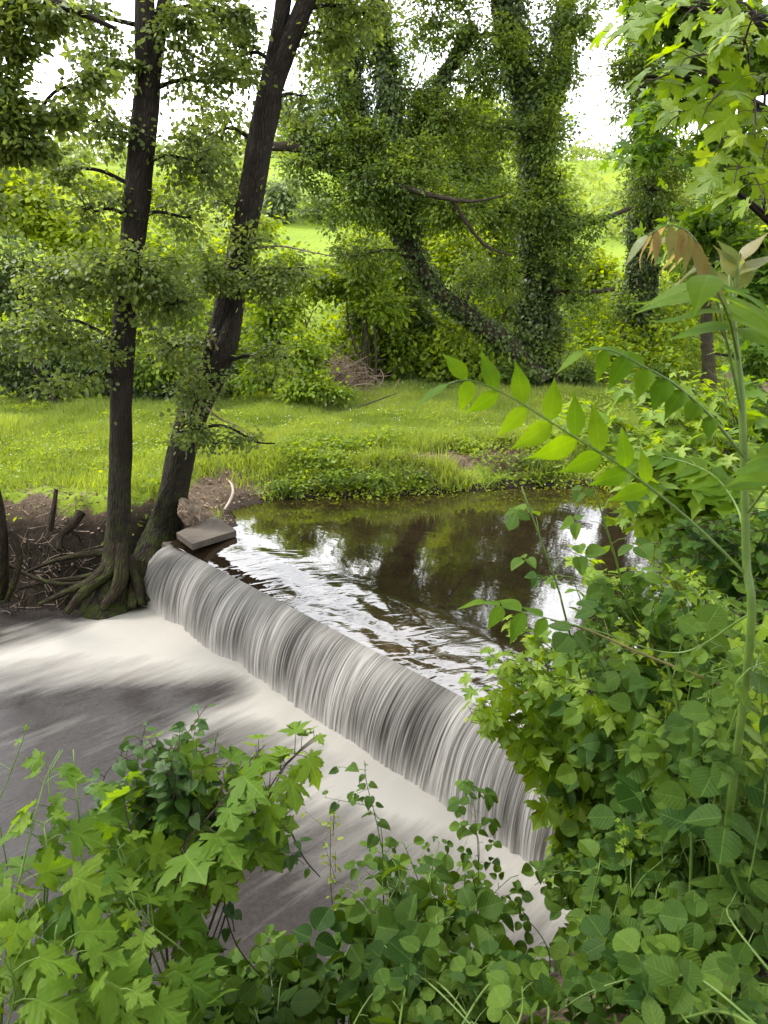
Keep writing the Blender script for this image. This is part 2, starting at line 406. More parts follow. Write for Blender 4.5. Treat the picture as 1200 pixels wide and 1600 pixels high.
def height(P, full=False):
    P = np.asarray(P, float).reshape(-1, 2)
    x, y = P[:, 0], P[:, 1]
    dl, dp = sdist(P, LOW), sdist(P, PL)
    far_ = np.clip(np.abs((P - CA) @ CN) - .8, 0, 1); jag = (fbm(P, 2.3, 47, 3) - .5) * .34 * far_
    dl = dl + jag; dp = dp + jag
    d = np.minimum(dl, dp)
    wl = np.where(dl < dp, LOWZ, POOL)
    k = sstep(dp - dl, -.6, .6); wlb = LOWZ + (POOL - LOWZ) * (1 - k)
    mid = np.interp(x, [-40, -12, -2.8, 1.85, 3., 6, 14, 40], [6.5, 6.5, 9.2, 5.2, 8.8, 10.2, 11, 12.5])
    north = y > mid
    nb = fbm(P, .9, 3, 4) - .5; nf = fbm(P, 5., 9, 3) - .5
    # meadow and hill
    bank = 1.14 + .02 * np.clip(y - 11, 0, 14) + .25 * nb * sstep(d, .3, 2)
    hill = .235 * np.clip(y - 24 + 2.5 * (fbm(P, .06, 5, 3) - .5) * 4, 0, None)
    hill = np.where(hill > 13, 13 + (hill - 13) * .35, hill)
    hill = 22 * (1 - np.exp(-hill / 22)) if False else hill
    hill = np.minimum(hill, 17 + .0 * y) + np.where(y > 26, (fbm(P, .11, 8, 3) - .5) * 2.2 * sstep(y, 26, 50), 0)
    w = np.interp(x, [-40, -4.6, -3.4, -2.6, -2.2, -1.2, 3, 5, 40], [1., .95, 1.1, 1.5, 1.6, .75, .8, 1.3, 2.])
    zn = wlb - .02 + (bank - wlb) * sstep(d + .05, -.05, w) ** .8 + nf * .14 * sstep(d, .05, .5) * (1 - sstep(d, 1., 2.5)) + hill
    zn = zn - .55 * np.exp(-(((x + 3.25) / .38) ** 2 + ((y - 9.85) / .38) ** 2))
    top = 2.6 + .35 * nb + .02 * np.clip(x, 0, 10)
    wsouth = np.interp(x, [-40, -2, 1, 2.5, 40], [2.6, 2.5, 2.4, 2.2, 3])
    zs = wlb - .02 + (top - wlb) * sstep(d + .1, -.1, wsouth) + nf * .12 * sstep(d, .1, .5)
    z = np.where(north, zn, zs)
    # behind the camera and at the sides the bank just runs on
    bed = np.where(dl < 0, LOWZ - .02 - .4 * sstep(-dl, 0, .5), POOL - .02 - .4 * sstep(-dp, 0, .5))
    s = (P - CA) @ CD; o = (P - CA) @ CN
    near_weir = (s > -.1) & (s < CL + .1) & (o > -.5) & (o < .9)
    bed = np.where(near_weir, -.6, bed)
    z = np.where(d < 0, bed, z)
    if not full: return z
    return z, d, north, wl

# ------------------------------------------------------------------ ground sheet
def axis(lo, hi, fine_lo, fine_hi, step, grow=1.09):
    c = list(np.arange(fine_lo, fine_hi, step)); st = step; a = c[-1]
    while a < hi: st *= grow; a += st; c.append(a)
    st = step; a = fine_lo; pre = []
    while a > lo: st *= grow; a -= st; pre.append(a)
    return np.array(pre[::-1] + c)
gx = axis(-400, 400, -6, 5, .07); gy = axis(-60, 600, 0, 14, .07)
GX, GY = np.meshgrid(gx, gy)
P2 = np.column_stack([GX.ravel(), GY.ravel()])
gz, gd, gnorth, gwl = height(P2, True)
slope = np.zeros_like(gz)
Z2 = gz.reshape(GX.shape)
sx = np.gradient(Z2, axis=1) / np.gradient(GX, axis=1); sy = np.gradient(Z2, axis=0) / np.gradient(GY, axis=0)
slope = np.hypot(sx, sy).ravel()
big = fbm(P2, .55, 21, 4)
path = np.exp(-(((P2[:, 0] + 2.4) / .75) ** 2 + ((P2[:, 1] - 10.9) / 1.2) ** 2)) + 1.3 * np.exp(-(((P2[:, 0] + 4.7) / 1.) ** 2 + ((P2[:, 1] - 10.35) / .6) ** 2)) * sstep(big, .35, .6) \
    + .95 * np.exp(-(((P2[:, 0] - 1.2) / 2.2) ** 2 + ((P2[:, 1] - 12.7) / .45) ** 2)) * sstep(big, .38, .55) + .6 * np.exp(-(((P2[:, 0] - 4.6) / 2.) ** 2 + ((P2[:, 1] - 21.8) / 1.) ** 2))
soil = np.clip(.9 * sstep(slope, .75, 1.6) + path + (big - .5) * .9 * sstep(gd, 2., .4), 0, 1)
under = np.exp(-((P2[:, 1] - 21.) / 3.2) ** 2) * sstep(fbm(P2, .3, 77, 3), .38, .6)          # bare earth under the thicket
left_thicket = np.exp(-(((P2[:, 0] + 9) / 3.5) ** 2 + ((P2[:, 1] - 18) / 1.7) ** 2))
soil = np.clip(soil + .9 * under + left_thicket, 0, 1)
soil = np.where(gnorth & (P2[:, 0] < -2.5) & (P2[:, 1] < 10.6), np.maximum(soil, sstep(gz, .98, .82)), soil)
soil = np.where(gnorth, soil, np.clip(.9 + 0 * soil, 0, 1)); soil = np.where(gd < .12, 1, soil)
wet_dark = np.clip(sstep(gd, .55, .05) + np.where((P2[:, 0] < -2.9) & gnorth, .97 * sstep(gz, 1.0, .75), 0), 0, 1)  # wet along the waterline; the low left bank is darkened as well
gg = G(); nxg, nyg = len(gx), len(gy)
ii = (np.arange(nyg - 1)[:, None] * nxg + np.arange(nxg - 1)[None]).ravel()
gg.add(np.column_stack([P2, gz]), Q=np.stack([ii, ii + 1, ii + 1 + nxg, ii + nxg], -1))
structure(gg.build('ground', M['ground'], extra={'soil': soil, 'wet_dark': wet_dark}))

# ------------------------------------------------------------------ water
def lower_water_mat():
    m, nt, out = new_mat('silky_foaming_water'); n = N(nt)
    geo = n('NewGeometry'); foam = n.attr('foam')
    luv = n.attr('luv', 'Vector')
    mp = n('Mapping', {'Vector': luv, 'Scale': (.55, 3.2, 1)}).outputs[0]
    st = n.noise(mp, 2.2, 4, .6); fine = n.noise(mp, 14, 3, .6)
    f = n.math('ADD', foam, n.math('ADD', n.math('MULTIPLY', n.math('SUBTRACT', st, .5), .85), n.math('MULTIPLY', n.math('SUBTRACT', fine, .5), .12)))
    f = n.ramp(f, .12, 1.02)
    f = n.math('POWER', f, 1.15)
    deep = n.mix(n.ramp(n.noise(geo.outputs['Position'], 28, 3), .3, .7), (.024, .0205, .019), (.036, .031, .029))
    col = n.mix(f, deep, (.29, .275, .247))
    b = n('Bump', {'Strength': .12, 'Distance': .05, 'Height': fine})
    p = n('BsdfPrincipled', {'Base Color': col, 'Roughness': n.math('ADD', n.math('MULTIPLY', f, .38), .2), 'Specular IOR Level': .32, 'IOR': 1.33, 'Normal': b.outputs[0]})
    nt.links.new(p.outputs[0], out.inputs[0]); return m
def pool_mat():
    m, nt, out = new_mat('dark_pool_water'); n = N(nt)
    luv = n.attr('luv', 'Vector')
    a = n('Mapping', {'Vector': luv, 'Scale': (1., 1.9, 1)}).outputs[0]
    wv = n('Mapping', {'Vector': n('NewGeometry').outputs['Position'], 'Scale': (1., 2.8, 1)}).outputs[0]
    h = n.math('ADD', n.math('MULTIPLY', n.noise(a, 1.6, 1, .4), .7), n.math('MULTIPLY', n('TexNoise', {'Vector': wv, 'Scale': 2.6, 'Detail': 2., 'Roughness': .45, 'Distortion': .9}).outputs['Fac'], .55))
    rp = n.attr('ripple')
    b = n('Bump', {'Strength': n.math('MULTIPLY', rp, .24), 'Distance': .06, 'Height': h})
    calm = n('Bump', {'Strength': .05, 'Distance': .02, 'Height': n.noise(a, 4, 2), 'Normal': b.outputs[0]})
    bed = n.mix(n.ramp(n.noise(a, 2.2, 4), .35, .7), (.011, .0075, .004), (.020, .013, .007))
    shallow = n.mix(n.ramp(n.noise(a, 5, 4, .7), .35, .65), (.020, .014, .008), (.075, .050, .027))
    col = n.mix(n.math('MULTIPLY', n.attr('shallow'), .8), bed, shallow)
    p = n('BsdfPrincipled', {'Base Color': col, 'Roughness': .035, 'IOR': 1.75, 'Specular IOR Level': 1., 'Normal': calm.outputs[0]})
    nt.links.new(p.outputs[0], out.inputs[0]); return m
def fall_mat():
    m, nt, out = new_mat('falling_water_veil'); n = N(nt)
    luv = n.attr('luv', 'Vector')                       # x along the crest, y down the fall
    sep = n('SeparateXYZ', {0: luv})
    a = n('Mapping', {'Vector': luv, 'Scale': (1, .007, 1)}).outputs[0]
    s1 = n.noise(a, 38, 4, .65); s2 = n.noise(a, 190, 2, .6); s3 = n.noise(n('Mapping', {'Vector': luv, 'Scale': (1, .2, 1)}).outputs[0], 2.2, 3, .5)
    f = n.math('ADD', n.math('MULTIPLY', s1, .55), n.math('ADD', n.math('MULTIPLY', s2, .55), n.math('MULTIPLY', n.math('SUBTRACT', s3, .5), .6)))
    f = n.math('POWER', n.ramp(f, .40, .72), 1.3)
    y = sep.outputs[1]
    aer = n.math('ADD', n.ramp(y, .0, .95), 0.)          # air is drawn in as it falls
    f = n.math('MULTIPLY', f, n.math('ADD', n.math('MULTIPLY', aer, .5), .68), True)
    mist = n.math('POWER', n.ramp(y, .62, 1.0), 1.8)
    f = n.math('MAXIMUM', f, n.math('MULTIPLY', mist, .95))
    col = n.mix(f, (.030, .027, .024), (.41, .395, .365))
    b = n('Bump', {'Strength': .5, 'Distance': .02, 'Height': n.math('ADD', s1, n.math('MULTIPLY', s2, .4))})
    p = n('BsdfPrincipled', {'Base Color': col, 'Roughness': .42, 'IOR': 1.33, 'Specular IOR Level': .25, 'Normal': b.outputs[0]})
    nt.links.new(p.outputs[0], out.inputs[0]); return m

def clip_grid(poly_test, x0, x1, y0, y1, step):
    xs, ys = np.arange(x0, x1, step), np.arange(y0, y1, step)
    X, Y = np.meshgrid(xs, ys); P = np.column_stack([X.ravel(), Y.ravel()])
    nx, ny = len(xs), len(ys)
    i = (np.arange(ny - 1)[:, None] * nx + np.arange(nx - 1)[None]).ravel()
    Q = np.stack([i, i + 1, i + 1 + nx, i + nx], -1)
    ok = poly_test(P)
    Q = Q[ok[Q].all(1)]
    used = np.unique(Q); mp = np.full(len(P), -1); mp[used] = np.arange(len(used))
    return P[used], mp[Q]
# downstream river
def low_ok(P):
    o = (P - CA) @ CN
    return (sdist(P, LOW) < .25) & (o > .05)
def to_sd(P):
    return (P - CA) @ CD, (P - CA) @ CN
for nm, args in (('river_water', (-13., 2.4, 2.3, 9.8, .05)),):
    P, Q = clip_grid(low_ok, *args)
    s, o = to_sd(P)
    # foam thrown out at the foot of the fall, carried away to the left
    foot = o - THROW
    reach = np.interp(s, [0, .8, 1.8, 2.6, 3.4, 4.5, 5.5, 7], [3.4, 3.4, 1.9, 1.0, 1.15, 1.25, 1.0, .8])
    foam = 1.25 * np.exp(-np.clip(foot, 0, None) / (reach * .62)) * sstep(s, -.6, .1)
    # streams of foam trailing to the left edge
    def streak(pts, wid, amt):
        Pp = spline([Wz(u, v, LOWZ)[:2] for u, v in pts], 40)
        dd = np.min(np.linalg.norm(P[:, None] - Pp[None], axis=2), 1)
        return amt * np.exp(-(dd / wid) ** 2)
    foam = foam + streak([(330, 1000), (180, 1000), (40, 1015), (-60, 1035)], .38, .5) + streak([(240, 955), (130, 965), (20, 985)], .22, .4) \
        + streak([(520, 1130), (420, 1110), (330, 1120), (270, 1150)], .2, .35) + streak([(640, 1250), (560, 1230), (480, 1240)], .25, .4)
    foam = foam - streak([(350, 1075), (260, 1085), (150, 1090), (0, 1110)], .3, .6)
    foam = foam * np.where(s < .15, sstep(-sdist(P, LOW), .02, .6), 1)
    foam = np.clip(foam, 0, 1.25)
    flow = np.column_stack([o * 1. + s * .25, s, o * 0])
    z = .05 * (fbm(np.column_stack([o * .6, s * 1.6]), 1.6, 4, 3) - .5) + .03 * np.exp(-np.clip(foot, 0, None) / .3) * (.7 + .6 * vn(P, 2.2, 6)) * sstep(s, -.3, .3)
    z = z - .02 + LOWZ
    g = G(); g.add(np.column_stack([P, z]), Q=Q, luv=flow)
    structure(g.build(nm, lower_water_mat(), extra={'foam': foam}))
# pool upstream: draws down and ripples as it nears the crest
def pool_ok(P):
    o = (P - CA) @ CN
    return (sdist(P, PL) < .22) & (o < .0)
sg_, og_ = np.arange(-3.6, 15., .042), -np.concatenate([np.arange(0, 2.4, .035), np.arange(2.4, 12.5, .06)])
Sg, Og = np.meshgrid(sg_, og_); Pg = np.column_stack([CA[0] + CD[0] * Sg.ravel() + CN[0] * Og.ravel(), CA[1] + CD[1] * Sg.ravel() + CN[1] * Og.ravel()])
i = (np.arange(len(og_) - 1)[:, None] * len(sg_) + np.arange(len(sg_) - 1)[None]).ravel()
Q = np.stack([i, i + len(sg_), i + len(sg_) + 1, i + 1], -1)
okp = (sdist(Pg, PL) < .22) | ((Og.ravel() > -.25) & (Sg.ravel() > -.25) & (Sg.ravel() < CL + .3)); Q = Q[okp[Q].all(1)]; used = np.unique(Q); mp_ = np.full(len(Pg), -1); mp_[used] = np.arange(len(used)); P, Q = Pg[used], mp_[Q]
s, o = to_sd(P); up = np.maximum(-o, 0)
near = np.exp(-(up / .55) ** 2)
band = sstep(up, 1.1, .5) * sstep(s, .3, 1.2)
ph = fbm(np.column_stack([s * .8, up * 1.5]), 1.4, 12, 3)
rip = (np.sin(up * 9 + ph * 14 + s * 1.1) * .004 + (ph - .5) * .05) * band
ph2 = fbm(np.column_stack([s * 1.6, up * 2.6]), 2.6, 33, 2)
rip += (ph2 - .5) * .016 * band
z = POOL - .11 * (1 - np.clip(up / .85, 0, 1)) ** np.interp(s, [.8, 2.6], [3.2, 1.2]) + rip * sstep(up, 0., .25)
shal = np.clip(sstep(up, 1.0, .35) * sstep(s, 2.6, 4.2) * (.4 + .8 * sstep(fbm(P, 1.5, 41, 3), .45, .6)), 0, 1)
g = G(); g.add(np.column_stack([P, z]), Q=Q, luv=np.column_stack([s, up, s * 0]))
structure(g.build('pool_water', pool_mat(), extra={'ripple': np.clip(band + .02, 0, 1), 'shallow': shal}))
# far reaches, out of the picture on both sides
CREST = POOL - .11
# falling sheet
ns, nt_ = 1500, 40
ss = np.linspace(-.22, CL + .1, ns); tt = np.linspace(0, 1, nt_)
S, T = np.meshgrid(ss, tt)
pro_o = THROW * (1 - (1 - T) ** 1.9); pro_z = CREST - (CREST - LOWZ + .03) * (.10 * T + .90 * T ** 1.7)
lump = (fbm(np.stack([S * 1.1, T * .3], -1), 1.3, 5, 3) - .5)
strand = (fbm(np.stack([S, T * .05], -1), 16, 6, 3) - .5) * .05 + (fbm(np.stack([S, T * .04], -1), 55, 7, 2) - .5) * .018
amp = sstep(T, .03, .4)
out = (lump * .09 + strand) * amp
thrust = 1 + lump * .12 * amp
SX = S + (fbm(np.stack([S, T * .4], -1), 2.2, 15, 2) - .5) * .12 * T
OO = pro_o * thrust + out
ZZ = pro_z + .02 * lump * amp
ZZ = ZZ + np.where(T < .05, 0.004, 0) + ((fbm(np.stack([S, S * 0], -1), 2.2, 19, 4) - .5) * .05) * sstep(T, 0, .04)
OO = OO + ((fbm(np.stack([S, S * 0], -1), 3.1, 23, 4) - .5) * .07) * sstep(T, 0, .08)
leftend = np.exp(-((S + .05) / .16) ** 2)                    # the far end spills sideways round a stone
OO = OO + leftend * .06 * T; SX = SX - sstep(S, .35, -.2) * .32 * T
ZZ = ZZ - leftend * .05 * (1 - T)
V = np.stack([CA[0] + CD[0] * SX + CN[0] * OO, CA[1] + CD[1] * SX + CN[1] * OO, ZZ], -1)
i = (np.arange(nt_ - 1)[:, None] * ns + np.arange(ns - 1)[None]).ravel()
g = G(); g.add(V, Q=np.stack([i, i + ns, i + ns + 1, i + 1], -1), luv=np.stack([S, T, S * 0], -1))
structure(g.build('waterfall', fall_mat()))
# the weir wall under it
g = G()
prof = [(-.28, -.75), (-.28, CREST - .10), (-.24, CREST - .075), (-.02, CREST - .035), (.015, CREST - .05), (.03, CREST - .12), (.10, -.75)]
m_ = 160; s_ = np.linspace(-.45, CL + .7, m_)
Vw = []
for k, (oo, zz) in enumerate(prof):
    j = (fbm(np.column_stack([s_, s_ * 0 + k]), 6, 3, 3) - .5) * .02
    Vw.append(np.column_stack([CA[0] + CD[0] * s_ + CN[0] * (oo + j), CA[1] + CD[1] * s_ + CN[1] * (oo + j), np.full(m_, zz) + j * .6]))
Vw = np.concatenate(Vw); Qw = []
for k in range(len(prof) - 1):
    a = k * m_ + np.arange(m_ - 1); Qw.append(np.stack([a, a + 1, a + 1 + m_, a + m_], -1))
g.add(Vw, Q=np.concatenate(Qw))
tag(g.build('weir', M['concrete'], smooth=False), 'low concrete weir wall under the curtain of falling water', 'weir')
# concrete slab at the far end
def slab():
    g = G()
    A, B, C, D = [Wz(u, v, .83)[:2] for u, v in ((276, 832), (300, 850), (369, 829), (338, 805))]
    n = 14; top = []
    u, v = np.meshgrid(np.linspace(0, 1, n), np.linspace(0, 1, n))
    Pq = (A * (1 - u[..., None]) + B * u[..., None]) * (1 - v[..., None]) + (D * (1 - u[..., None]) + C * u[..., None]) * v[..., None]
    edge = np.minimum(np.minimum(u, 1 - u), np.minimum(v, 1 - v))
    Pq = Pq + ((fbm(Pq.reshape(-1, 2), 8, 2, 2).reshape(n, n) - .5) * .015 * (edge < .01))[..., None]
    zt = .83 + (fbm(Pq.reshape(-1, 2), 6, 6, 3).reshape(n, n) - .5) * .006
    zb = zt - .085
    Vt = np.concatenate([np.dstack([Pq, zt]).reshape(-1, 3), np.dstack([Pq, zb]).reshape(-1, 3)])
    i = (np.arange(n - 1)[:, None] * n + np.arange(n - 1)[None]).ravel()
    q = np.stack([i, i + 1, i + 1 + n, i + n], -1)
    Q = [q, (q + n * n)[:, ::-1]]
    e = np.concatenate([np.arange(n - 1), np.arange(n - 1) * n + n - 1, (n * n - 1 - np.arange(n - 1)), (n * (n - 1) - np.arange(n - 1) * n)])
    e2 = np.concatenate([e[1:], e[:1]])
    Q.append(np.stack([e, e + n * n, e2 + n * n, e2], -1))
    g.add(Vt, Q=np.concatenate(Q))
    tag(g.build('concrete_slab', M['concrete'], smooth=False), 'flat brown concrete slab on the bank at the far end of the weir', 'slab')
slab()

# ------------------------------------------------------------------ plant building
FWD = np.array([0, CP, -SP])
def mpp(P):                                    # metres per photo pixel at a point
    return ((P - np.array([0, 0, ZC])) @ FWD) / F
def on_ground(x, y): return np.array([x, y, height([[x, y]])[0]])
def PX(pts):                                   # [(u, v, Y[, r])] -> points
    return np.array([W(*p[:3]) for p in pts])
def rnd(rng, n): return rng.normal(size=(n, 3))

def crown(gl, gt, nodes, clumps, L, size, rng, per=26, spread=.11, twig=.006, up=.75, limb_r=.05, wid=(.8, 1.2), cb=None):
    """clumps: (u, v, Y, ru, rv, sprays): a limb to each clump, twigs off the limb, leaves along the twigs"""
    nodes = np.asarray(nodes, float)
    for cl in clumps:
        if len(cl) == 7: c, rad, ns = np.array(cl[:3]), np.array(cl[3:6]), cl[6]
        else:
            (u, v, Y, ru, rv, ns) = cl
            c = W(u, v, Y); m = mpp(c)
            rad = np.array([ru * m, .5 * (ru + rv) * m * .8, rv * m])
        dd = np.linalg.norm(nodes[:, :3] - c, axis=1) + .7 * np.clip(nodes[:, 2] - c[2] + .2 * rad[2], 0, None)
        a = nodes[np.argmin(dd)]
        r0 = min(limb_r, a[3] * .6)
        mid = (a[:3] + c) / 2 + np.array([0, 0, .12 * np.linalg.norm(c - a[:3])]) + rng.normal(0, .05, 3) * np.linalg.norm(c - a[:3])
        end = c + (c - a[:3]) * .25
        D = spline(np.array([a[:3], mid, c, end]), 14)
        if cb: gt = G()
        tubes(gt, D, np.linspace(r0, .010, 14), 5)
        q = unit(rnd(rng, ns)) * rng.uniform(0, 1, (ns, 1)) ** .42
        E_ = c + q * rad
        k = np.argmin(np.linalg.norm(E_[:, None] - D[None, 3:], axis=2), 1) + 3
        k = np.clip(k - rng.integers(0, 3, ns), 1, 13)
        S_ = D[k]
        mm = 6; t = np.linspace(0, 1, mm)[None, :, None]
        bend = rng.normal(0, .10, (ns, 1, 3)) * np.linalg.norm(E_ - S_, axis=1)[:, None, None] + np.array([0, 0, .10]) * np.linalg.norm(E_ - S_, axis=1)[:, None, None]
        Tw = S_[:, None] * (1 - t) + E_[:, None] * t + bend * 4 * t * (1 - t)
        tubes(gt, Tw, np.linspace(twig, twig * .35, mm)[None] * np.ones((ns, 1)), 3)
        tl = rng.uniform(.35, 1.02, (ns, per)) ** .8
        idx = np.clip(tl * (mm - 1), 0, mm - 1.001); i0 = idx.astype(int); fr = (idx - i0)[..., None]
        ar = np.arange(ns)[:, None]
        i1 = np.minimum(i0 + 1, mm - 1)
        base = Tw[ar, i0] * (1 - fr) + Tw[ar, i1] * fr
        if cb: cb(gt)
        tw = unit(Tw[:, -1] - Tw[:, 2])[:, None]
        side = unit(rng.normal(size=(ns, per, 3)) * [1, 1, .45])
        p = base + side * np.abs(rng.normal(0, spread, (ns, per, 1)))
        ax = unit(tw * .5 + side * .9 + np.array([0, 0, -.25]))
        nm = unit(np.array([0, -.1, up]) + rng.normal(0, .45, (ns, per, 3)))
        leaves(gl, L, p.reshape(-1, 3), ax.reshape(-1, 3), nm.reshape(-1, 3), size * rng.uniform(.6, 1.15, ns * per), rng, wid=wid,
               tint=np.clip(np.repeat(rng.uniform(.0, .95, ns), per) + rng.normal(0, .12, ns * per), 0, 1))

def ivy(gl, D, thick, n, size, rng, lo=0., hi=1.):
    k = rng.uniform(lo, hi, n) * (len(D) - 1.001); i = k.astype(int); f = (k - i)[:, None]
    P = D[i] * (1 - f) + D[i + 1] * f
    T = unit(D[i + 1, :3] - D[i, :3])
    o = rnd(rng, n); o = unit(o - T * np.sum(o * T, 1, keepdims=True))
    lump = fbm(np.column_stack([P[:, :3] + o * .5]), 1.1, 5, 3) * 1.5
    off = P[:, 3] + .015 + np.abs(rng.normal(0, 1, n)) * thick * np.clip(lump - .35, .1, 1.2)
    p = P[:, :3] + o * off[:, None]
    leaves(gl, IVY, p, unit(o * .4 + rnd(rng, n) * .5 + np.array([0, 0, -.7])), unit(o * .9 + np.array([0, 0, .5]) + rnd(rng, n) * .35), size * rng.uniform(.55, 1.2, n), rng)

def trunk_path(pts):                           # (u, v, Y, r) -> (x, y, z, r)
    return np.array([np.append(W(u, v, Y), r) for u, v, Y, r in pts])

# ------------------------------------------------------------------ big trees
def big_tree(name, label, base, trunks, clumps, leafmat, L, size, seed, bark='bark', per=26, spread=.11, ivy_spec=None, group=None, roots=None, limbs=(), limb_r=.03, up=.75):
    rng = np.random.default_rng(seed)
    root = thing(name, label, 'tree', base, group)
    nodes = []
    for j, tr in enumerate(trunks):
        g = G(); D = path_tube(g, tr[:, :3], tr[:, 3] * (.9 if bark == 'bark' else 1), 24, 140, rough=.19, seed=seed + j)
        g.build('trunk' if j == 0 else 'stem', M[bark], root); nodes.append(D)
    gt = G()
    for lb in limbs:
        gb = G(); D = path_tube(gb, lb[:, :3], lb[:, 3], 8, 30, rough=.12, seed=seed); nodes.append(D)
        gb.build('limb', M[bark], root)
    gl = G()
    N_ = np.concatenate(nodes)
    if clumps:
        crown(gl, gt, N_, clumps, L, size, rng, per, spread, limb_r=limb_r, up=up, cb=lambda q: q.build('branch', M[bark], root))
        gl.build('crown', M[leafmat], root)
    if gt.n: gt.build('branches', M[bark], root)
    if ivy_spec:
        gi = G()
        for (idx, thick, n, sz, lo, hi) in ivy_spec: ivy(gi, nodes[idx], thick, n, sz, rng, lo, hi)
        gi.build('ivy', M['ivy'], root)
    for rt in (roots or []):
        g = G(); rt[1:-1, :3] += rng.normal(0, .03, rt[1:-1, :3].shape); path_tube(g, rt[:, :3], rt[:, 3] * .8, 10, 40, rough=.5, seed=int(rt[0, 0] * 100) % 97)
        g.build('root', M['root'], root)
    return root, N_

Y1, Y2 = 9.45, 10.1
tl1 = trunk_path([(172, 965, 9.25, .50), (178, 930, 9.32, .36), (182, 895, 9.4, .255), (185, 850, Y1, .20), (187, 780, Y1, .17), (188, 700, Y1, .158), (189, 620, Y1, .152), (192, 540, Y1, .158), (199, 450, Y1, .150), (207, 380, Y1, .155), (214, 310, Y1, .158), (221, 240, Y1, .170), (228, 170, Y1, .165), (231, 120, Y1, .145), (227, 60, Y1, .125), (226, -30, Y1, .11), (215, -200, Y1, .08), (200, -420, Y1, .05)])
tl2 = trunk_path([(231, 175, Y1, .10), (240, 110, Y1, .095), (249, 50, Y1 + .03, .09), (262, -20, Y1 + .1, .08), (290, -200, Y1 + .3, .06), (330, -420, Y1 + .5, .04)])
rootsL = [trunk_path(r) for r in (
    [(182, 830, 9.42, .12), (168, 880, 9.25, .12), (140, 920, 9.05, .10), (105, 958, 8.85, .05)],
    [(176, 870, 9.35, .09), (148, 905, 9.1, .085), (100, 925, 9.0, .06), (60, 945, 8.95, .03)],
    [(190, 850, 9.34, .10), (186, 905, 9.1, .12), (160, 952, 8.9, .07)],
    [(225, 880, 9.5, .12), (212, 915, 9.25, .11), (205, 950, 9.0, .07)], [(240, 860, 9.7, .12), (238, 900, 9.4, .11), (232, 940, 9.15, .07)],
    [(200, 870, 9.35, .10), (215, 910, 9.15, .09), (222, 945, 9.05, .05)],
    [(180, 860, 9.5, .07), (130, 868, 9.5, .055), (80, 872, 9.4, .04), (40, 895, 9.3, .025)],
    [(165, 895, 9.2, .05), (120, 905, 9.2, .045), (70, 915, 9.1, .03), (30, 920, 9.05, .02)])]
big_tree('riverside_tree', 'slender dark upright tree left of the weir with mossy roots in the water', Wz(185, 930, .05), [tl1, tl2], [
    (105, 440, 9.0, 95, 60, 60), (215, 425, 8.8, 110, 48, 64), (60, 520, 9.1, 80, 55, 40), (130, 545, 9.1, 70, 45, 30), (265, 475, 9.1, 75, 50, 44), (110, 605, 8.9, 55, 22, 12),
    (150, 330, 9.3, 80, 50, 26), (290, 340, 9.6, 70, 50, 22), (150, 190, 9.2, 55, 60, 34), (90, 265, 9.2, 60, 35, 18), (300, 250, 9.3, 70, 70, 40), (330, 130, 9.6, 75, 75, 52), (165, 90, 9.2, 60, 55, 34), (285, 40, 9.2, 45, 60, 30),
    (120, 20, 9.3, 60, 40, 26), (350, 20, 9.8, 60, 50, 40), (180, -120, 9.4, 150, 80, 60), (320, -140, 9.6, 130, 80, 50)],
    'alder', ROUND, .060, 11, per=27, spread=.13, roots=rootsL, up=.6)
tr1 = trunk_path([(222, 945, 9.55, .55), (233, 900, 9.75, .38), (246, 855, 9.95, .29), (256, 820, Y2, .25), (272, 765, Y2, .225), (285, 700, Y2, .215), (304, 640, Y2, .23), (328, 585, Y2, .255), (347, 530, Y2, .235), (358, 480, Y2, .215), (373, 410, Y2, .185), (387, 340, Y2, .17), (398, 280, Y2, .17), (408, 220, Y2, .175), (418, 165, Y2, .175), (428, 100, Y2, .125), (437, 40, Y2, .105), (446, -30, Y2, .10), (462, -200, Y2, .07), (470, -420, Y2, .045)])
tr2 = trunk_path([(416, 185, Y2, .10), (431, 130, Y2 - .02, .12), (447, 80, Y2 - .05, .125), (465, 35, Y2 - .08, .12), (490, -30, Y2 - .1, .105), (540, -200, Y2 - .1, .08), (600, -420, Y2, .05)])
tr3 = trunk_path([(326, 600, Y2 - .12, .10), (344, 560, Y2 - .17, .13), (358, 520, Y2 - .17, .12), (366, 480, Y2 - .1, .09), (374, 430, Y2, .06)])
big_tree('leaning_tree', 'thick dark tree leaning right beside the concrete slab, forked near its top', Wz(235, 920, .1), [tr1, tr2, tr3], [
    (405, 440, 9.7, 75, 42, 40), (330, 430, 9.6, 60, 50, 36), (275, 540, 9.6, 60, 50, 30), (310, 610, 9.5, 50, 50, 24), (330, 690, 9.4, 60, 22, 12), (400, 690, 9.5, 45, 15, 6), (395, 380, 9.8, 60, 40, 14), (300, 670, 9.4, 30, 50, 14),
    (330, 210, 10.4, 65, 80, 44), (360, 320, 10.2, 60, 50, 22), (470, 150, 10.4, 35, 70, 14), (520, 60, 10.3, 70, 70, 56), (370, 90, 10.4, 55, 80, 40), (560, 20, 10.5, 90, 60, 50), (430, 560, 9.9, 40, 50, 14),
    (460, 420, 9.8, 60, 18, 8), (450, -120, 10, 200, 70, 80), (600, -130, 10, 160, 70, 60), (700, -60, 9.5, 100, 50, 30)],
    'alder', ROUND, .060, 12, per=27, spread=.13, up=.6)

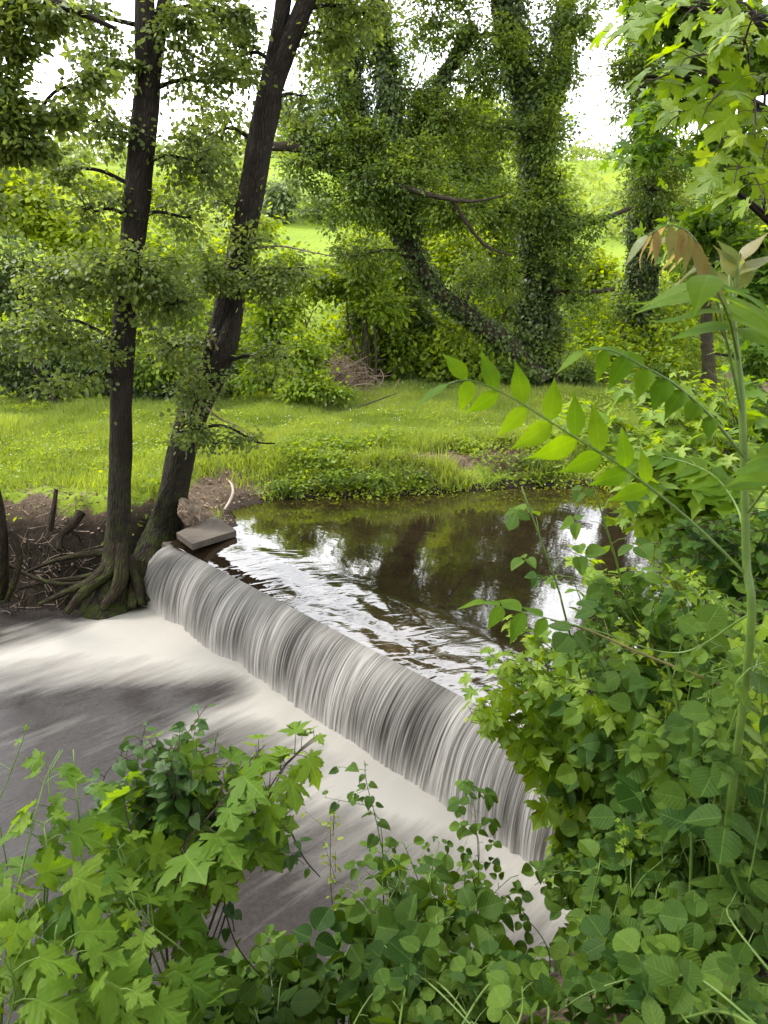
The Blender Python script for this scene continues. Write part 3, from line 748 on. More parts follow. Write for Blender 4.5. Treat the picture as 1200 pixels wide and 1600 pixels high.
lt = bpy.data.objects['leaning_tree']
for pts in ([(275, 560, 9.75), (292, 590, 9.7), (303, 612, 9.7), (322, 640, 9.65)], [(322, 636, 9.7), (345, 655, 9.6), (375, 668, 9.5), (410, 700, 9.45)], [(345, 560, 9.9), (330, 520, 9.7), (318, 485, 9.6)], [(300, 640, 9.8), (285, 650, 9.6), (268, 668, 9.5)], [(395, 388, 10.), (440, 385, 9.8), (490, 395, 9.7), (530, 402, 9.6)]):
    g = G(); path_tube(g, [W(*p) for p in pts], np.linspace(.016, .004, len(pts)), 5, 20, rough=.2); g.build('dead_twig', M['drift'], lt)

Y3 = 19.5
a1 = trunk_path([(850, 602, Y3 - .3, .32), (826, 570, Y3, .28), (795, 540, Y3, .25), (745, 503, Y3, .22), (690, 462, Y3, .21), (655, 415, Y3, .20), (630, 365, Y3, .20), (603, 310, Y3, .24), (580, 250, Y3, .22), (560, 190, Y3, .2), (545, 120, Y3, .17), (525, 40, Y3, .14), (505, -60, Y3, .11), (480, -200, Y3, .06)])
a2 = trunk_path([(605, 315, Y3, .17), (612, 250, Y3 - .2, .17), (610, 180, Y3 - .3, .15), (603, 110, Y3 - .3, .12), (590, 30, Y3 - .3, .08), (585, -60, Y3 - .3, .05)])
a3 = trunk_path([(632, 370, Y3, .16), (641, 290, Y3 + .2, .15), (648, 220, Y3 + .3, .14), (670, 160, Y3 + .4, .11), (705, 100, Y3 + .5, .07), (740, 40, Y3 + .6, .04)])
l1 = trunk_path([(560, 285, Y3, .14), (520, 255, Y3 - .4, .13), (490, 240, Y3 - .6, .12), (455, 230, Y3 - .8, .11), (425, 229, Y3 - 1, .10), (395, 225, Y3 - 1.1, .08)])
l2 = trunk_path([(540, 275, Y3, .10), (590, 286, Y3 - 1., .085), (640, 296, Y3 - 1.5, .07), (690, 309, Y3 - 1.8, .055), (740, 315, Y3 - 2, .035), (790, 305, Y3 - 2.1, .015)])
l3 = trunk_path([(705, 312, Y3 - 1.8, .05), (730, 350, Y3 - 1.7, .045), (760, 385, Y3 - 1.6, .035), (800, 400, Y3 - 1.5, .02)])
l4 = trunk_path([(510, 250, Y3 - .4, .10), (485, 215, Y3 - .2, .09), (455, 190, Y3, .08), (430, 165, Y3 + .2, .06)])
big_tree('ivy_clad_tree', 'ivy-covered tree leaning far to the left over the meadow, with branching limbs', Wz(845, 600, 1.3), [a1, a2, a3], [
    (540, 330, 18.5, 90, 60, 70), (620, 300, 18.5, 110, 60, 95), (600, 400, 20.8, 70, 45, 50), (700, 330, 18.4, 70, 50, 60), (740, 440, 20.9, 60, 50, 44), (560, 230, 18.8, 70, 60, 70), (470, 270, 18.6, 45, 40, 22), (650, 250, 18.8, 60, 50, 50), (520, 150, 19, 55, 70, 46), (500, 215, 19.2, 45, 45, 34), (455, 205, 18.9, 35, 30, 16),
    (640, 140, 19.4, 50, 60, 24), (600, 70, 19.4, 70, 50, 40), (690, 190, 19.3, 50, 50, 20), (800, 480, 20.6, 40, 40, 18), (655, 180, 19.6, 60, 60, 40), (735, 265, 19.6, 50, 50, 56), (700, 200, 19.8, 45, 50, 40), (740, 130, 19.8, 50, 60, 34), (560, 60, 19.4, 60, 60, 50), (700, -20, 20, 90, 40, 40), (620, -60, 19.6, 120, 50, 60), (680, 40, 20, 60, 60, 36), (560, 400, 18.2, 60, 36, 22)],
    'canopy', OVAL, .098, 13, bark='ivybark', per=44, spread=.2, limbs=[l1, l2, l3, l4],
    ivy_spec=[(0, .34, 14000, .09, .40, 1), (0, .22, 2600, .09, .0, .42), (1, .34, 6500, .09, 0, 1), (2, .34, 6500, .09, 0, 1), (3, .12, 900, .09, .0, .6), (6, .3, 2500, .09, 0, 1)], limb_r=.06)
b1 = trunk_path([(848, 612, 20, .55), (842, 580, 20, .46), (840, 520, 20, .36), (841, 440, 20, .32), (840, 350, 20, .3), (838, 260, 20, .28), (832, 180, 20, .27), (815, 110, 20, .25), (797, 50, 20, .23), (785, -20, 20, .2), (775, -200, 20, .12), (770, -420, 20, .06)])
b2 = trunk_path([(838, 270, 20, .17), (852, 190, 20.2, .16), (870, 120, 20.3, .13), (880, 40, 20.4, .09), (885, -60, 20.5, .06)])
lb1 = trunk_path([(842, 470, 20, .1), (870, 458, 19.5, .09), (910, 458, 19, .075), (960, 452, 18.6, .05)])
lb2 = trunk_path([(840, 300, 20, .1), (880, 330, 19.4, .09), (930, 345, 19, .07), (985, 325, 18.8, .05)])
big_tree('ivy_clad_tree', 'tall upright ivy-smothered tree at the base of the leaning one, standing at the meadow edge', Wz(850, 612, 1.3), [b1, b2], [
    (770, 330, 19, 60, 70, 60), (845, 330, 19, 50, 70, 50), (890, 390, 19, 55, 55, 54), (780, 430, 19, 55, 55, 44), (850, 220, 19.2, 60, 70, 60), (760, 200, 19.4, 50, 60, 30), (780, 90, 19.4, 70, 70, 70), (870, 110, 19.5, 50, 60, 50), (900, 30, 19.6, 60, 50, 46), (720, 60, 19.6, 50, 50, 26),
    (900, 470, 18.8, 50, 26, 22), (870, 550, 19.4, 28, 40, 18), (930, 350, 18.8, 50, 26, 18), (800, -60, 19.5, 140, 60, 70), (875, 280, 18.9, 35, 35, 12)],
    'canopy', OVAL, .098, 14, bark='ivybark', per=44, spread=.2, limbs=[lb1, lb2],
    ivy_spec=[(0, .38, 26000, .09, 0, .9), (1, .36, 6000, .09, 0, 1)], limb_r=.06)
c1 = trunk_path([(992, 585, 21.5, .55), (990, 560, 21.5, .42), (996, 500, 21.5, .36), (1004, 420, 21.5, .36), (1010, 330, 21.5, .32), (1012, 230, 21.5, .3), (1008, 130, 21.5, .27), (1003, 40, 21.5, .24), (1000, -60, 21.5, .2), (998, -300, 21.5, .1)])
big_tree('ivy_clad_tree', 'dark ivy-covered trunk standing beyond the pool behind the pinnate sapling', Wz(992, 585, 1.4), [c1], [
    (1020, 300, 20.5, 70, 50, 56), (1010, 180, 20.6, 60, 70, 56), (1060, 260, 20.6, 55, 60, 36), (1000, 90, 20.6, 55, 60, 44), (1080, 420, 20.5, 60, 40, 30), (1060, 100, 20.6, 60, 70, 40), (960, 120, 20.8, 26, 50, 14), (1100, 330, 20.5, 60, 50, 34), (1010, -30, 20.6, 90, 50, 50), (970, 480, 20.6, 22, 50, 10)],
    'canopy', OVAL, .098, 15, bark='ivybark', per=44, spread=.2, ivy_spec=[(0, .36, 19000, .09, 0, .9)], limb_r=.06)
d1 = trunk_path([(1108, 605, 19, .2), (1106, 560, 19, .16), (1104, 500, 19, .14), (1112, 430, 19, .13), (1135, 360, 19, .12), (1150, 250, 19, .11), (1165, 120, 19, .09), (1180, -40, 19, .06)])
big_tree('slim_tree', 'slim bare-stemmed tree beyond the pool at the far right', Wz(1108, 605, 1.3), [d1], [
    (1140, 330, 18.6, 60, 50, 34), (1170, 220, 18.6, 50, 60, 34), (1120, 450, 18.6, 50, 30, 18), (1190, 400, 18.6, 50, 50, 30), (1150, 80, 18.6, 70, 70, 40)], 'canopy', OVAL, .098, 16, bark='ivybark', per=40, spread=.2)
# tree outside the frame on the left whose branches hang into the upper corner
e1 = trunk_path([(-330, 800, 8.2, .3), (-310, 500, 8.2, .22), (-300, 200, 8.2, .2), (-280, -150, 8.2, .15), (-260, -400, 8.2, .08)])
le1 = trunk_path([(-300, 150, 8.2, .10), (-150, 40, 7.6, .08), (-20, 5, 7.2, .06), (60, 0, 7., .045), (120, 18, 6.9, .03), (180, 45, 6.9, .015)])
le2 = trunk_path([(-300, 260, 8.2, .09), (-150, 220, 7.6, .07), (-30, 190, 7.2, .05), (40, 210, 7., .03)])
big_tree('overhanging_tree', 'tree just outside the left edge whose dark leafy branches fill the upper left corner', on_ground(*W(-330, 800, 8.2)[:2] + np.array([0, 2.2])), [e1 + np.array([0, 0., 0, 0])], [
    (20, 70, 7, 60, 45, 44), (95, 185, 7.1, 55, 26, 26), (140, 130, 7.2, 40, 24, 14), (10, 215, 7, 65, 50, 74), (80, 30, 6.9, 60, 20, 18), (-10, 150, 7, 50, 40, 40), (55, 235, 7, 40, 25, 18), (20, 0, 7, 50, 30, 30), (-30, 330, 7, 40, 40, 20)], 'alder', ROUND, .058, 17, per=28, spread=.11, limbs=[le1, le2], up=.6)

# maple on the right bank: trunk out of frame, branches hanging in
f1 = trunk_path([(1500, 900, 5.2, .2), (1480, 600, 5.2, .16), (1460, 300, 5.2, .14), (1440, 0, 5.2, .12), (1420, -300, 5.2, .07)]); f1[0, 2] = height([f1[0, :2]])[0] - .1
lf = [trunk_path(p) for p in (
    [(1465, 330, 5.2, .06), (1330, 250, 4.2, .045), (1220, 190, 3.5, .03), (1110, 130, 3.2, .015), (1010, 120, 3.1, .006)],
    [(1450, 120, 5.2, .06), (1300, 60, 4.2, .04), (1180, 30, 3.6, .025), (1050, 10, 3.3, .01)],
    [(1475, 480, 5.2, .06), (1350, 420, 4.4, .04), (1240, 370, 3.6, .025), (1150, 300, 3.3, .01)],
    [(1460, 300, 5.2, .07), (1300, 330, 6., .06), (1180, 390, 6.5, .05), (1090, 430, 6.8, .03)],
    [(1445, 60, 5.2, .06), (1300, 120, 6., .05), (1150, 150, 6.6, .03), (1050, 180, 6.8, .015)])]
froot, FN = big_tree('maple_tree', 'maple at the right edge whose light green lobed leaves hang into the upper right corner', f1[0, :3], [f1], [
    (1150, 250, 6.5, 80, 80, 46), (1080, 120, 6.6, 80, 70, 40), (1170, 60, 6.2, 80, 70, 50), (1110, 370, 6.6, 90, 50, 36), (1010, 230, 6.9, 50, 50, 14), (1190, 430, 6.2, 60, 60, 36), (1040, 20, 6.4, 80, 40, 34), (1180, 560, 6., 60, 50, 24)],
    'maplefar', MAPLE_FAR, .10, 18, bark='bark', per=14, spread=.10, limbs=lf)

# unseen tree added behind the viewpoint so that its crown shades the near bank
h1 = np.array([[2.5, -4.5, 2.4, .3], [2.4, -4.4, 4.5, .24], [2., -4.1, 7., .2], [1.6, -3.6, 9.5, .14], [1.2, -3.2, 12, .06]])
big_tree('unseen_shade_tree', 'unseen leafy tree added behind the viewpoint, its crown shading the brambles', h1[0, :3], [h1], [
    (0, -2.5, 9.5, 4.5, 3.5, 2.2, 260), (-4, -4, 8.5, 3.5, 3, 2.2, 160), (5, -3, 9., 4, 3, 2.5, 200), (1, -6, 7.5, 6, 2.5, 3, 200), (3.5, 1, 9.5, 3, 2.5, 1.6, 120), (-2.5, .6, 9.6, 3.2, 2., 1.3, 110), (0, -4, 12, 5, 4, 2, 200), (3, 2.3, 8., 3, 2.2, 1.2, 170), (5.2, 4.6, 8.8, 2.5, 2.4, 1.4, 150), (1, .8, 8.6, 2.5, 1.5, 1., 90)],
    'canopy', OVAL, .26, 19, per=26, spread=.3)

# ------------------------------------------------------------------ close leaves on stems
def shoot(gl, gs, path, r0, r1, L, size, rng, step=.06, t0=.2, arr='alt', pet=.4, updir=(0, -.25, 1.), droop=.25, plane=False, tipcluster=0, tint=None, jit=.25, sides=6, grow=True, **kw):
    """a stem along path (points), leaves on petioles at its nodes"""
    D = spline(np.asarray(path, float), max(12, len(path) * 6))
    ln = np.concatenate([[0], np.cumsum(np.linalg.norm(np.diff(D, axis=0), axis=1))])
    tubes(gs, D, np.linspace(r0, r1, len(D)), sides, tint=.3)
    s = np.arange(t0 * ln[-1], ln[-1] + 1e-6, step); s = s + rng.normal(0, step * .18, len(s)); s = np.clip(s, 0, ln[-1])
    k = np.clip(np.searchsorted(ln, s) - 1, 0, len(D) - 2); f = ((s - ln[k]) / np.maximum(ln[k + 1] - ln[k], 1e-9))[:, None]
    p = D[k] * (1 - f) + D[k + 1] * f; T = unit(D[k + 1] - D[k])
    up = np.array([0, 0, 1.])
    hor = np.cross(T, up); hor = np.where(np.linalg.norm(hor, axis=1, keepdims=True) < .25, np.array([1., 0, 0]), hor); hor = unit(hor)
    ver = np.cross(hor, T)
    if arr == 'opp':
        ang = np.concatenate([np.arange(len(s)) * (0 if plane else 1.57), np.arange(len(s)) * (0 if plane else 1.57) + math.pi]); rep = 2
    else:
        ang = (np.arange(len(s)) % 2) * math.pi if plane else np.arange(len(s)) * 2.4; rep = 1
    p = np.concatenate([p] * rep); T = np.concatenate([T] * rep); hor = np.concatenate([hor] * rep); ver = np.concatenate([ver] * rep)
    ang = ang + rng.normal(0, .35, len(ang))
    o = np.cos(ang)[:, None] * hor + np.sin(ang)[:, None] * ver
    frac = np.concatenate([s / ln[-1]] * rep)
    sz = size * rng.uniform(.7, 1.15, len(p)) * (np.interp(frac, [0, .55, .85, 1], [1, 1, .8, .45]) if grow else 1)
    o = unit(o + T * .45 + rng.normal(0, .15, (len(p), 3)))
    pl = (pet * sz)[:, None]
    e = p + o * pl + up * pl * .15
    P3 = np.stack([p, (p + e) / 2 + up * pl * .1, e], 1)
    tubes(gs, P3, np.stack([np.full(len(p), .0016), np.full(len(p), .0013), np.full(len(p), .001)], 1) * max(1, size / .1) ** .5, 3, tint=.1)
    ax = unit(o * [1, 1, .45] + np.array([0, 0, -droop]) + rng.normal(0, .18, (len(p), 3)))
    nm = unit(np.asarray(updir) + rng.normal(0, jit, (len(p), 3)))
    leaves(gl, L, e, ax, nm, sz, rng, tint=np.clip((rng.uniform(.1, .8, len(p)) if tint is None else tint + rng.normal(0, .15, len(p))) + .2 * (frac > .9), 0, .97), **kw)
    return D

def plant(name, label, cat, base, group=None):
    return thing(name, label, cat, base, group), G(), G()
def finish(o, gl, gs, leaf, stem, nm='foliage'):
    gs.build('stem', M[stem], o); gl.build(nm, M[leaf], o); return o

# near bright maple sprays, parts of the maple tree
rng = np.random.default_rng(71)
gl, gs = G(), G()
for (u, v, Y, n) in ((960, 60, 3.0, 1), (1010, 130, 2.9, 1), (1075, 90, 2.8, 1), (1110, 160, 2.8, 1), (1160, 60, 2.7, 1), (1180, 190, 2.7, 1), (1060, 180, 3.0, 1), (1150, 270, 2.7, 1), (1190, 300, 2.6, 1), (1000, 40, 3.2, 1), (1190, 120, 2.9, 1), (1110, 30, 3.2, 1), (1180, 20, 2.6, 1), (1130, 220, 3.1, 1), (1190, 250, 3., 1), (1075, 20, 3.0, 1)):
    tip = W(u, v, Y); a = FN[np.argmin(np.linalg.norm(FN[:, :3] - (tip + [.5, .3, .1]), axis=1)), :3]
    shoot(gl, gs, [a, (a + tip) / 2 + [0, 0, .06], tip, tip + (tip - a) * .12 + [0, 0, -.04]], .006, .002, MAPLE, .115, rng, step=.14, t0=.45, arr='opp', plane=True, pet=.7, droop=.5, updir=(0, -.35, .9), jit=.35)
gl.build('leaf_spray', M['maplelime'], froot); gs.build('spray_twigs', M['twig'], froot)

def in_view(P, pad=60):
    q = P - np.array([0, 0, ZC]); dz = q @ FWD
    u = 600 + F * q[:, 0] / dz; upv = np.array([0, SP, CP]); v = 800 - F * (q @ upv) / dz
    return (dz > .3) & (u > -pad) & (u < 1200 + pad) & (v > -pad) & (v < 1600 + pad)
def field(n, x0, x1, y0, y1, rng, dens):
    P = np.column_stack([rng.uniform(x0, x1, n), y0 + (y1 - y0) * rng.uniform(0, 1, n) ** 1.0])
    z, d, north, wl = height(P, True)
    keep = (rng.uniform(0, 1, n) < dens(P, d, north)) & in_view(np.column_stack([P, z]))
    return np.column_stack([P, z])[keep], d[keep]

# ------------------------------------------------------------------ background shrubs and hill trees
def shrub(name, label, spec, leaf, size, seed, group, per=24, L=OVAL, spread=.16, stems=6, cat='shrub', stemmat='twig', up=.75):
    rng = np.random.default_rng(seed)
    u, v, Y = spec[0][:3]
    c = W(u, v, Y); b = on_ground(c[0], c[1])
    o = thing(name, label, cat, b, group)
    gs, gl = G(), G(); nodes = []
    for k in range(stems):
        top = c + rng.normal(0, .5, 3) * [1, .6, .5] * max(1, spec[0][3] * mpp(c) * .6)
        st = b + np.array([rng.normal(0, .25), rng.normal(0, .2), -.1])
        D = path_tube(gs, [st, (st + top) / 2 + rng.normal(0, .15, 3), top], [.035, .025, .01], 5, 14); nodes.append(D)
    crown(gl, gs, np.concatenate(nodes), spec, L, size, rng, per, spread, limb_r=.03, up=up)
    return finish(o, gl, gs, leaf, stemmat)
SG = 'shrubs along the far edge of the meadow'
shrub('thicket_shrub', 'dark hollow thicket at the left edge behind the meadow', [(50, 450, 17.2, 110, 70, 110), (-10, 560, 17.4, 70, 50, 40), (-60, 400, 17., 80, 120, 80), (130, 570, 17.2, 60, 50, 60), (60, 590, 17.6, 90, 40, 70)], 'ivy', .14, 101, SG)  # deep shadow of the thicket put into its leaf colour
shrub('low_shrub', 'dark low growth behind the slender trunk along the meadow edge', [(200, 590, 17.6, 70, 40, 60), (280, 600, 17.6, 60, 36, 50), (340, 590, 17.8, 50, 40, 40)], 'ivy', .12, 121, SG)  # same dark leaf colour, painting shadow into the low growth
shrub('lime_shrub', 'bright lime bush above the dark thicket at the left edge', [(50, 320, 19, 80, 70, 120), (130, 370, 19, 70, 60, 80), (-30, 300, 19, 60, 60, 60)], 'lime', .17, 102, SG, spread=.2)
shrub('broadleaf_shrub', 'large leafy shrub seen between the two dark trunks', [(270, 420, 18, 70, 80, 100), (290, 520, 17.6, 60, 70, 80), (240, 570, 17.4, 50, 40, 40)], 'shrub', .14, 103, SG)
shrub('broadleaf_shrub', 'bright leafy shrub just right of the leaning trunk', [(430, 500, 18, 60, 80, 110), (410, 590, 17.2, 55, 30, 44), (455, 420, 18.5, 45, 50, 50)], 'shrub', .14, 104, SG)
shrub('low_shrub', 'low rounded green shrub left of the dead stick pile', [(480, 560, 17, 40, 45, 54), (465, 610, 16.6, 40, 22, 34)], 'shrub', .12, 105, SG)
shrub('low_shrub', 'small low shrub reaching onto the grass in front of the stick pile', [(520, 615, 16.4, 34, 14, 20), (490, 600, 16.5, 30, 18, 20)], 'shrub', .11, 106, SG)
shrub('broadleaf_shrub', 'broad shrub above the dead stick pile', [(560, 430, 19.5, 60, 55, 100), (500, 440, 19.5, 40, 45, 50), (600, 480, 19, 50, 35, 50)], 'shrub', .14, 107, SG)
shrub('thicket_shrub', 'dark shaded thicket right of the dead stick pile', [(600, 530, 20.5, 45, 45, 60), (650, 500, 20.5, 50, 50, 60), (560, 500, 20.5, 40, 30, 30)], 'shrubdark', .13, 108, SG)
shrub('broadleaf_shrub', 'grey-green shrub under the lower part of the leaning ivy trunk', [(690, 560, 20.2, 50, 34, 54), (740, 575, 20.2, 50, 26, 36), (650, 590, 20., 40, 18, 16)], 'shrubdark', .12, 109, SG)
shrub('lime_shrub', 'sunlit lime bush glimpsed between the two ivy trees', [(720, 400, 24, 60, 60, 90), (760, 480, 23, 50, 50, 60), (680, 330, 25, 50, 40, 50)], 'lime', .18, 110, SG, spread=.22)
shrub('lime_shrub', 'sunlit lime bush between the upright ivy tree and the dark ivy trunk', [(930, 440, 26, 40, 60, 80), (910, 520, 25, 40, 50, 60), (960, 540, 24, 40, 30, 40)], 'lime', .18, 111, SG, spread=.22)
shrub('broadleaf_shrub', 'pale green bush behind the drooping pinnate leaf at right', [(1060, 500, 24, 60, 50, 80), (1150, 490, 24, 70, 60, 90), (1090, 570, 22, 70, 24, 50)], 'lime', .17, 112, SG, spread=.22)
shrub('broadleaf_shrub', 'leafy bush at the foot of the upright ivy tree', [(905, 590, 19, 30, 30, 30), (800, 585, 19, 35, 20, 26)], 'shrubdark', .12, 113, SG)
shrub('broadleaf_shrub', 'shrub behind the slender trunk, below the hillside trees', [(170, 470, 20, 60, 80, 80), (150, 560, 19, 50, 30, 30)], 'shrub', .15, 114, SG)
shrub('broadleaf_shrub', 'bushy shrub against the hillside right of the leaning trunk', [(560, 395, 27, 40, 30, 50), (600, 400, 26, 50, 40, 50)], 'lime', .2, 115, SG, spread=.25)
shrub('broadleaf_shrub', 'bright shrub mass at the foot of the hill behind the leaning trunk', [(360, 420, 23, 60, 60, 90), (340, 500, 22, 60, 50, 60), (400, 350, 25, 40, 40, 40)], 'lime', .18, 116, SG, spread=.22)
shrub('broadleaf_shrub', 'bright shrub mass at the foot of the hill behind the slender trunk', [(200, 380, 24, 60, 60, 80), (120, 420, 23, 50, 50, 60), (230, 310, 27, 50, 40, 50)], 'lime', .18, 117, SG, spread=.22)
shrub('broadleaf_shrub', 'large sunlit shrub behind the thicket right of the stick pile', [(640, 440, 23, 60, 60, 90), (590, 400, 24, 50, 40, 50)], 'shrub', .18, 118, SG, spread=.22)
shrub('broadleaf_shrub', 'leafy shrub at the right edge beyond the slim bare tree', [(1180, 420, 22, 60, 70, 90), (1100, 440, 23, 50, 60, 60)], 'lime', .17, 119, SG, spread=.22)
shrub('broadleaf_shrub', 'leafy shrub behind the upright ivy tree', [(840, 420, 25, 60, 60, 80), (800, 350, 26, 50, 50, 50), (830, 540, 23, 50, 40, 50)], 'shrub', .18, 120, SG, spread=.22)
rng = np.random.default_rng(130)
n = 1500; P0 = np.column_stack([rng.uniform(-13, 12, n), rng.uniform(19.2, 26, n)])
hh = (.5 + 2.6 * fbm(P0, .35, 83, 3)) * np.interp(P0[:, 1], [19, 20.5, 24, 26], [.5, 1., 1.2, 1.2])
keep = (fbm(P0, .28, 84, 3) > .42) & ~((P0[:, 0] > -2.2) & (P0[:, 0] < .2) & (P0[:, 1] < 20.)) & ((np.abs(P0[:, 0] + .10 * P0[:, 1]) > .9) | (P0[:, 1] < 20.6))
P0, hh = P0[keep], hh[keep]; k = len(P0); per = 80
q = rng.normal(size=(k, per, 3)); q = unit(q) * rng.uniform(.3, 1, (k, per, 1)) ** .5
pp = np.column_stack([P0, height(P0) + hh * .55])[:, None] + q * np.stack([hh * .32, hh * .32, hh * .5], 1)[:, None]
gl = G(); leaves(gl, OVAL, pp.reshape(-1, 3), unit(rng.normal(size=(k * per, 3)) + q.reshape(-1, 3) * .6 + [0, 0, -.2]), unit(rng.normal(0, .45, (k * per, 3)) + [0, -.15, .8]), .15 * rng.uniform(.55, 1.25, k * per), rng, tint=np.clip(np.repeat(rng.uniform(.0, .9, k), per) + rng.normal(0, .15, k * per), 0, .97))
tag(gl.build('undergrowth', M['shrub']), 'dense mixed undergrowth closing the gaps between the shrubs at the foot of the hill', 'undergrowth')['kind'] = 'stuff'
HG = 'trees on the bright hillside'
def hill_tree(label, spec, leaf, seed, size=.36):
    rng = np.random.default_rng(seed)
    u, v, Y = spec[0][:3]; c = W(u, v, Y); b = on_ground(c[0], c[1])
    o = thing('hillside_tree', label, 'tree', b, HG); gs, gl = G(), G()
    D = path_tube(gs, [b - [0, 0, .2], (b + c) / 2 + rng.normal(0, .1, 3), c], [.2, .15, .06], 7, 14)
    crown(gl, gs, D, spec, OVAL, size, rng, 26, .42, twig=.02, limb_r=.08)
    gs.build('trunk', M['ivybark'], o); gl.build('crown', M[leaf], o)
hill_tree('rounded grey-green tree on the hillside just right of the leaning trunk', [(440, 310, 50, 38, 38, 60), (425, 345, 50, 30, 24, 30)], 'grey', 201)
hill_tree('pale grey-green tree on the hillside left of the leaning ivy limbs', [(500, 335, 52, 36, 32, 50), (530, 360, 52, 30, 22, 24)], 'grey', 202)
hill_tree('bright tree on the hillside directly behind the leaning trunk', [(370, 290, 55, 45, 30, 50)], 'hill', 203)
hill_tree('bright tree on the skyline between the two dark trunks', [(290, 290, 62, 50, 34, 60)], 'lime', 204)
hill_tree('small tree on the skyline left of the slender trunk', [(150, 300, 60, 50, 34, 60)], 'lime', 205)
hill_tree('tree on the hillside at the left edge of the picture', [(40, 280, 50, 60, 36, 60)], 'hill', 206)
hill_tree('skyline tree behind the limbs of the leaning ivy tree', [(600, 270, 65, 60, 40, 60)], 'hill', 207)
hill_tree('skyline tree between the two big ivy trees', [(730, 280, 62, 50, 40, 50)], 'hill', 208)
hill_tree('tree on the hillside seen low between upright ivy tree and dark ivy trunk', [(930, 385, 48, 40, 30, 50)], 'lime', 209)
hill_tree('tree on the hillside behind the dark ivy trunk', [(1060, 330, 50, 60, 40, 60)], 'hill', 210)
hill_tree('tree on the hillside at the right edge of the picture', [(1170, 320, 50, 60, 44, 60)], 'hill', 211)
hill_tree('tall leafy tree rising behind the shrubs between the two ivy trees', [(720, 280, 28, 70, 60, 230), (770, 370, 27, 60, 60, 110), (690, 390, 28, 60, 50, 70), (735, 195, 28.5, 60, 50, 150)], 'shrub', 213, .2)
hill_tree('tall leafy tree rising behind the leaning ivy tree', [(600, 330, 29, 80, 60, 110), (560, 260, 29, 60, 50, 60), (640, 220, 30, 60, 50, 60)], 'shrub', 214, .2)
hill_tree('tall leafy tree behind the upright ivy tree', [(850, 330, 28, 60, 70, 90), (830, 200, 29, 60, 60, 80), (880, 440, 27, 40, 50, 50)], 'shrub', 215, .2)
hill_tree('bush-like tree on the slope below the grey-green trees', [(590, 345, 46, 40, 26, 40)], 'lime', 212)

def scrub(name, label, nm, area, rad, seed, mat, size, per, skip):
    rng = np.random.default_rng(seed); P, d = field(nm, *area, rng, lambda P, d, nn: skip(P)); k = len(P)
    r = rad * rng.uniform(.5, 1.3, k)
    q = unit(rng.normal(size=(k, per, 3))); q[..., 2] = np.abs(q[..., 2]); q = q * rng.uniform(.55, 1, (k, per, 1))
    p = P[:, None] + q * r[:, None, None] * [1, 1, 1.25]
    p = p + rng.normal(0, .1, p.shape)
    g = G(); leaves(g, OVAL, p.reshape(-1, 3), unit(rnd(rng, k * per) + q.reshape(-1, 3)), unit(q.reshape(-1, 3) + [0, -.2, .8] + rnd(rng, k * per) * .4), size * rng.uniform(.6, 1.3, k * per), rng, tint=np.clip(np.repeat(rng.uniform(0, .8, k), per) + rng.normal(0, .15, k * per), 0, .97))
    o = tag(g.build(name, M[mat]), label, 'scrub'); o['kind'] = 'stuff'
def open_field(P):                               # the mown strip of hillside stays open
    uv = P[:, 0] - (-.115 * P[:, 1] + 0)
    return sstep(np.abs(P[:, 0] + .085 * P[:, 1]), .07 * P[:, 1], .11 * P[:, 1]) + sstep(P[:, 1], 62, 66)
scrub('hillside_scrub', 'pale bushy scrub covering most of the hillside', 900, (-50, 60, 30, 88), 1.3, 451, 'hill', .36, 70, lambda P: np.clip(open_field(P), 0, 1) * sstep(fbm(P, .09, 81, 3), .36, .5))
scrub('skyline_wood', 'far-off wood along the top of the hill', 620, (-75, 90, 80, 100), 2.6, 452, 'hill', .6, 110, lambda P: sstep(fbm(P, .05, 82, 3), .40, .52))

# ------------------------------------------------------------------ dead wood
def sticks(name, label, cat, c, ext, n, ln, r, seed, mat, group=None):
    rng = np.random.default_rng(seed); g = G()
    P0 = c + rng.normal(0, 1, (n, 3)) * ext; P0[:, 2] = height(P0[:, :2]) + np.abs(rng.normal(0, ext[2], n))
    d = unit(rnd(rng, n) * [1, .7, .45] + [0, 0, .15]) * (rng.uniform(.4, 1, n) * ln)[:, None]
    t = np.linspace(0, 1, 5)[None, :, None]
    P = P0[:, None] + d[:, None] * (t - .4) + rng.normal(0, .06, (n, 1, 3)) * ln * 4 * t * (1 - t)
    P[..., 2] = np.maximum(P[..., 2], height(P[..., :2].reshape(-1, 2)).reshape(P.shape[:2]) + .01)
    tubes(g, P, np.linspace(1, .4, 5)[None] * (r * rng.uniform(.4, 1.2, n))[:, None], 4, tint=rng.uniform(0, 1, n))
    return tag(g.build(name, M[mat], smooth=True), label, cat, group)
c = W(525, 575, 18.3)
sticks('stick_pile', 'heap of dry brown sticks at the far side of the meadow', 'brush pile', np.array([c[0], 18.6, 0]), [.5, .5, .35], 420, 1.1, .014, 301, 'dry')
sticks('fallen_twigs', 'tangle of broken twigs on the eroded left bank beside the tree roots', 'twigs', np.array([-4.6, 9.6, 0]), [.6, .35, .10], 90, .5, .008, 302, 'drift')['kind'] = 'stuff'
def lump(name, label, cat, c, ax, mat, seed, par=None, amp=.35):
    import bmesh
    bm = bmesh.new(); bmesh.ops.create_icosphere(bm, subdivisions=5, radius=1)
    V = np.array([v.co[:] for v in bm.verts]); Fc = np.array([[v.index for v in f.verts] for f in bm.faces]); bm.free()
    k = 1 + amp * (fbm(V + seed, 1.6, seed, 4) - .5) * 2 + .10 * (np.abs(fbm(V * [1, 1, .35] + seed, 5, seed, 3) - .5) * -4 + .5)
    V = V * k[:, None]
    A = np.array(ax); V = V @ A
    g = G(); g.add(V + c, T=Fc)
    return tag(g.build(name, M[mat]), label, cat)
cs = Wz(300, 818, .83)
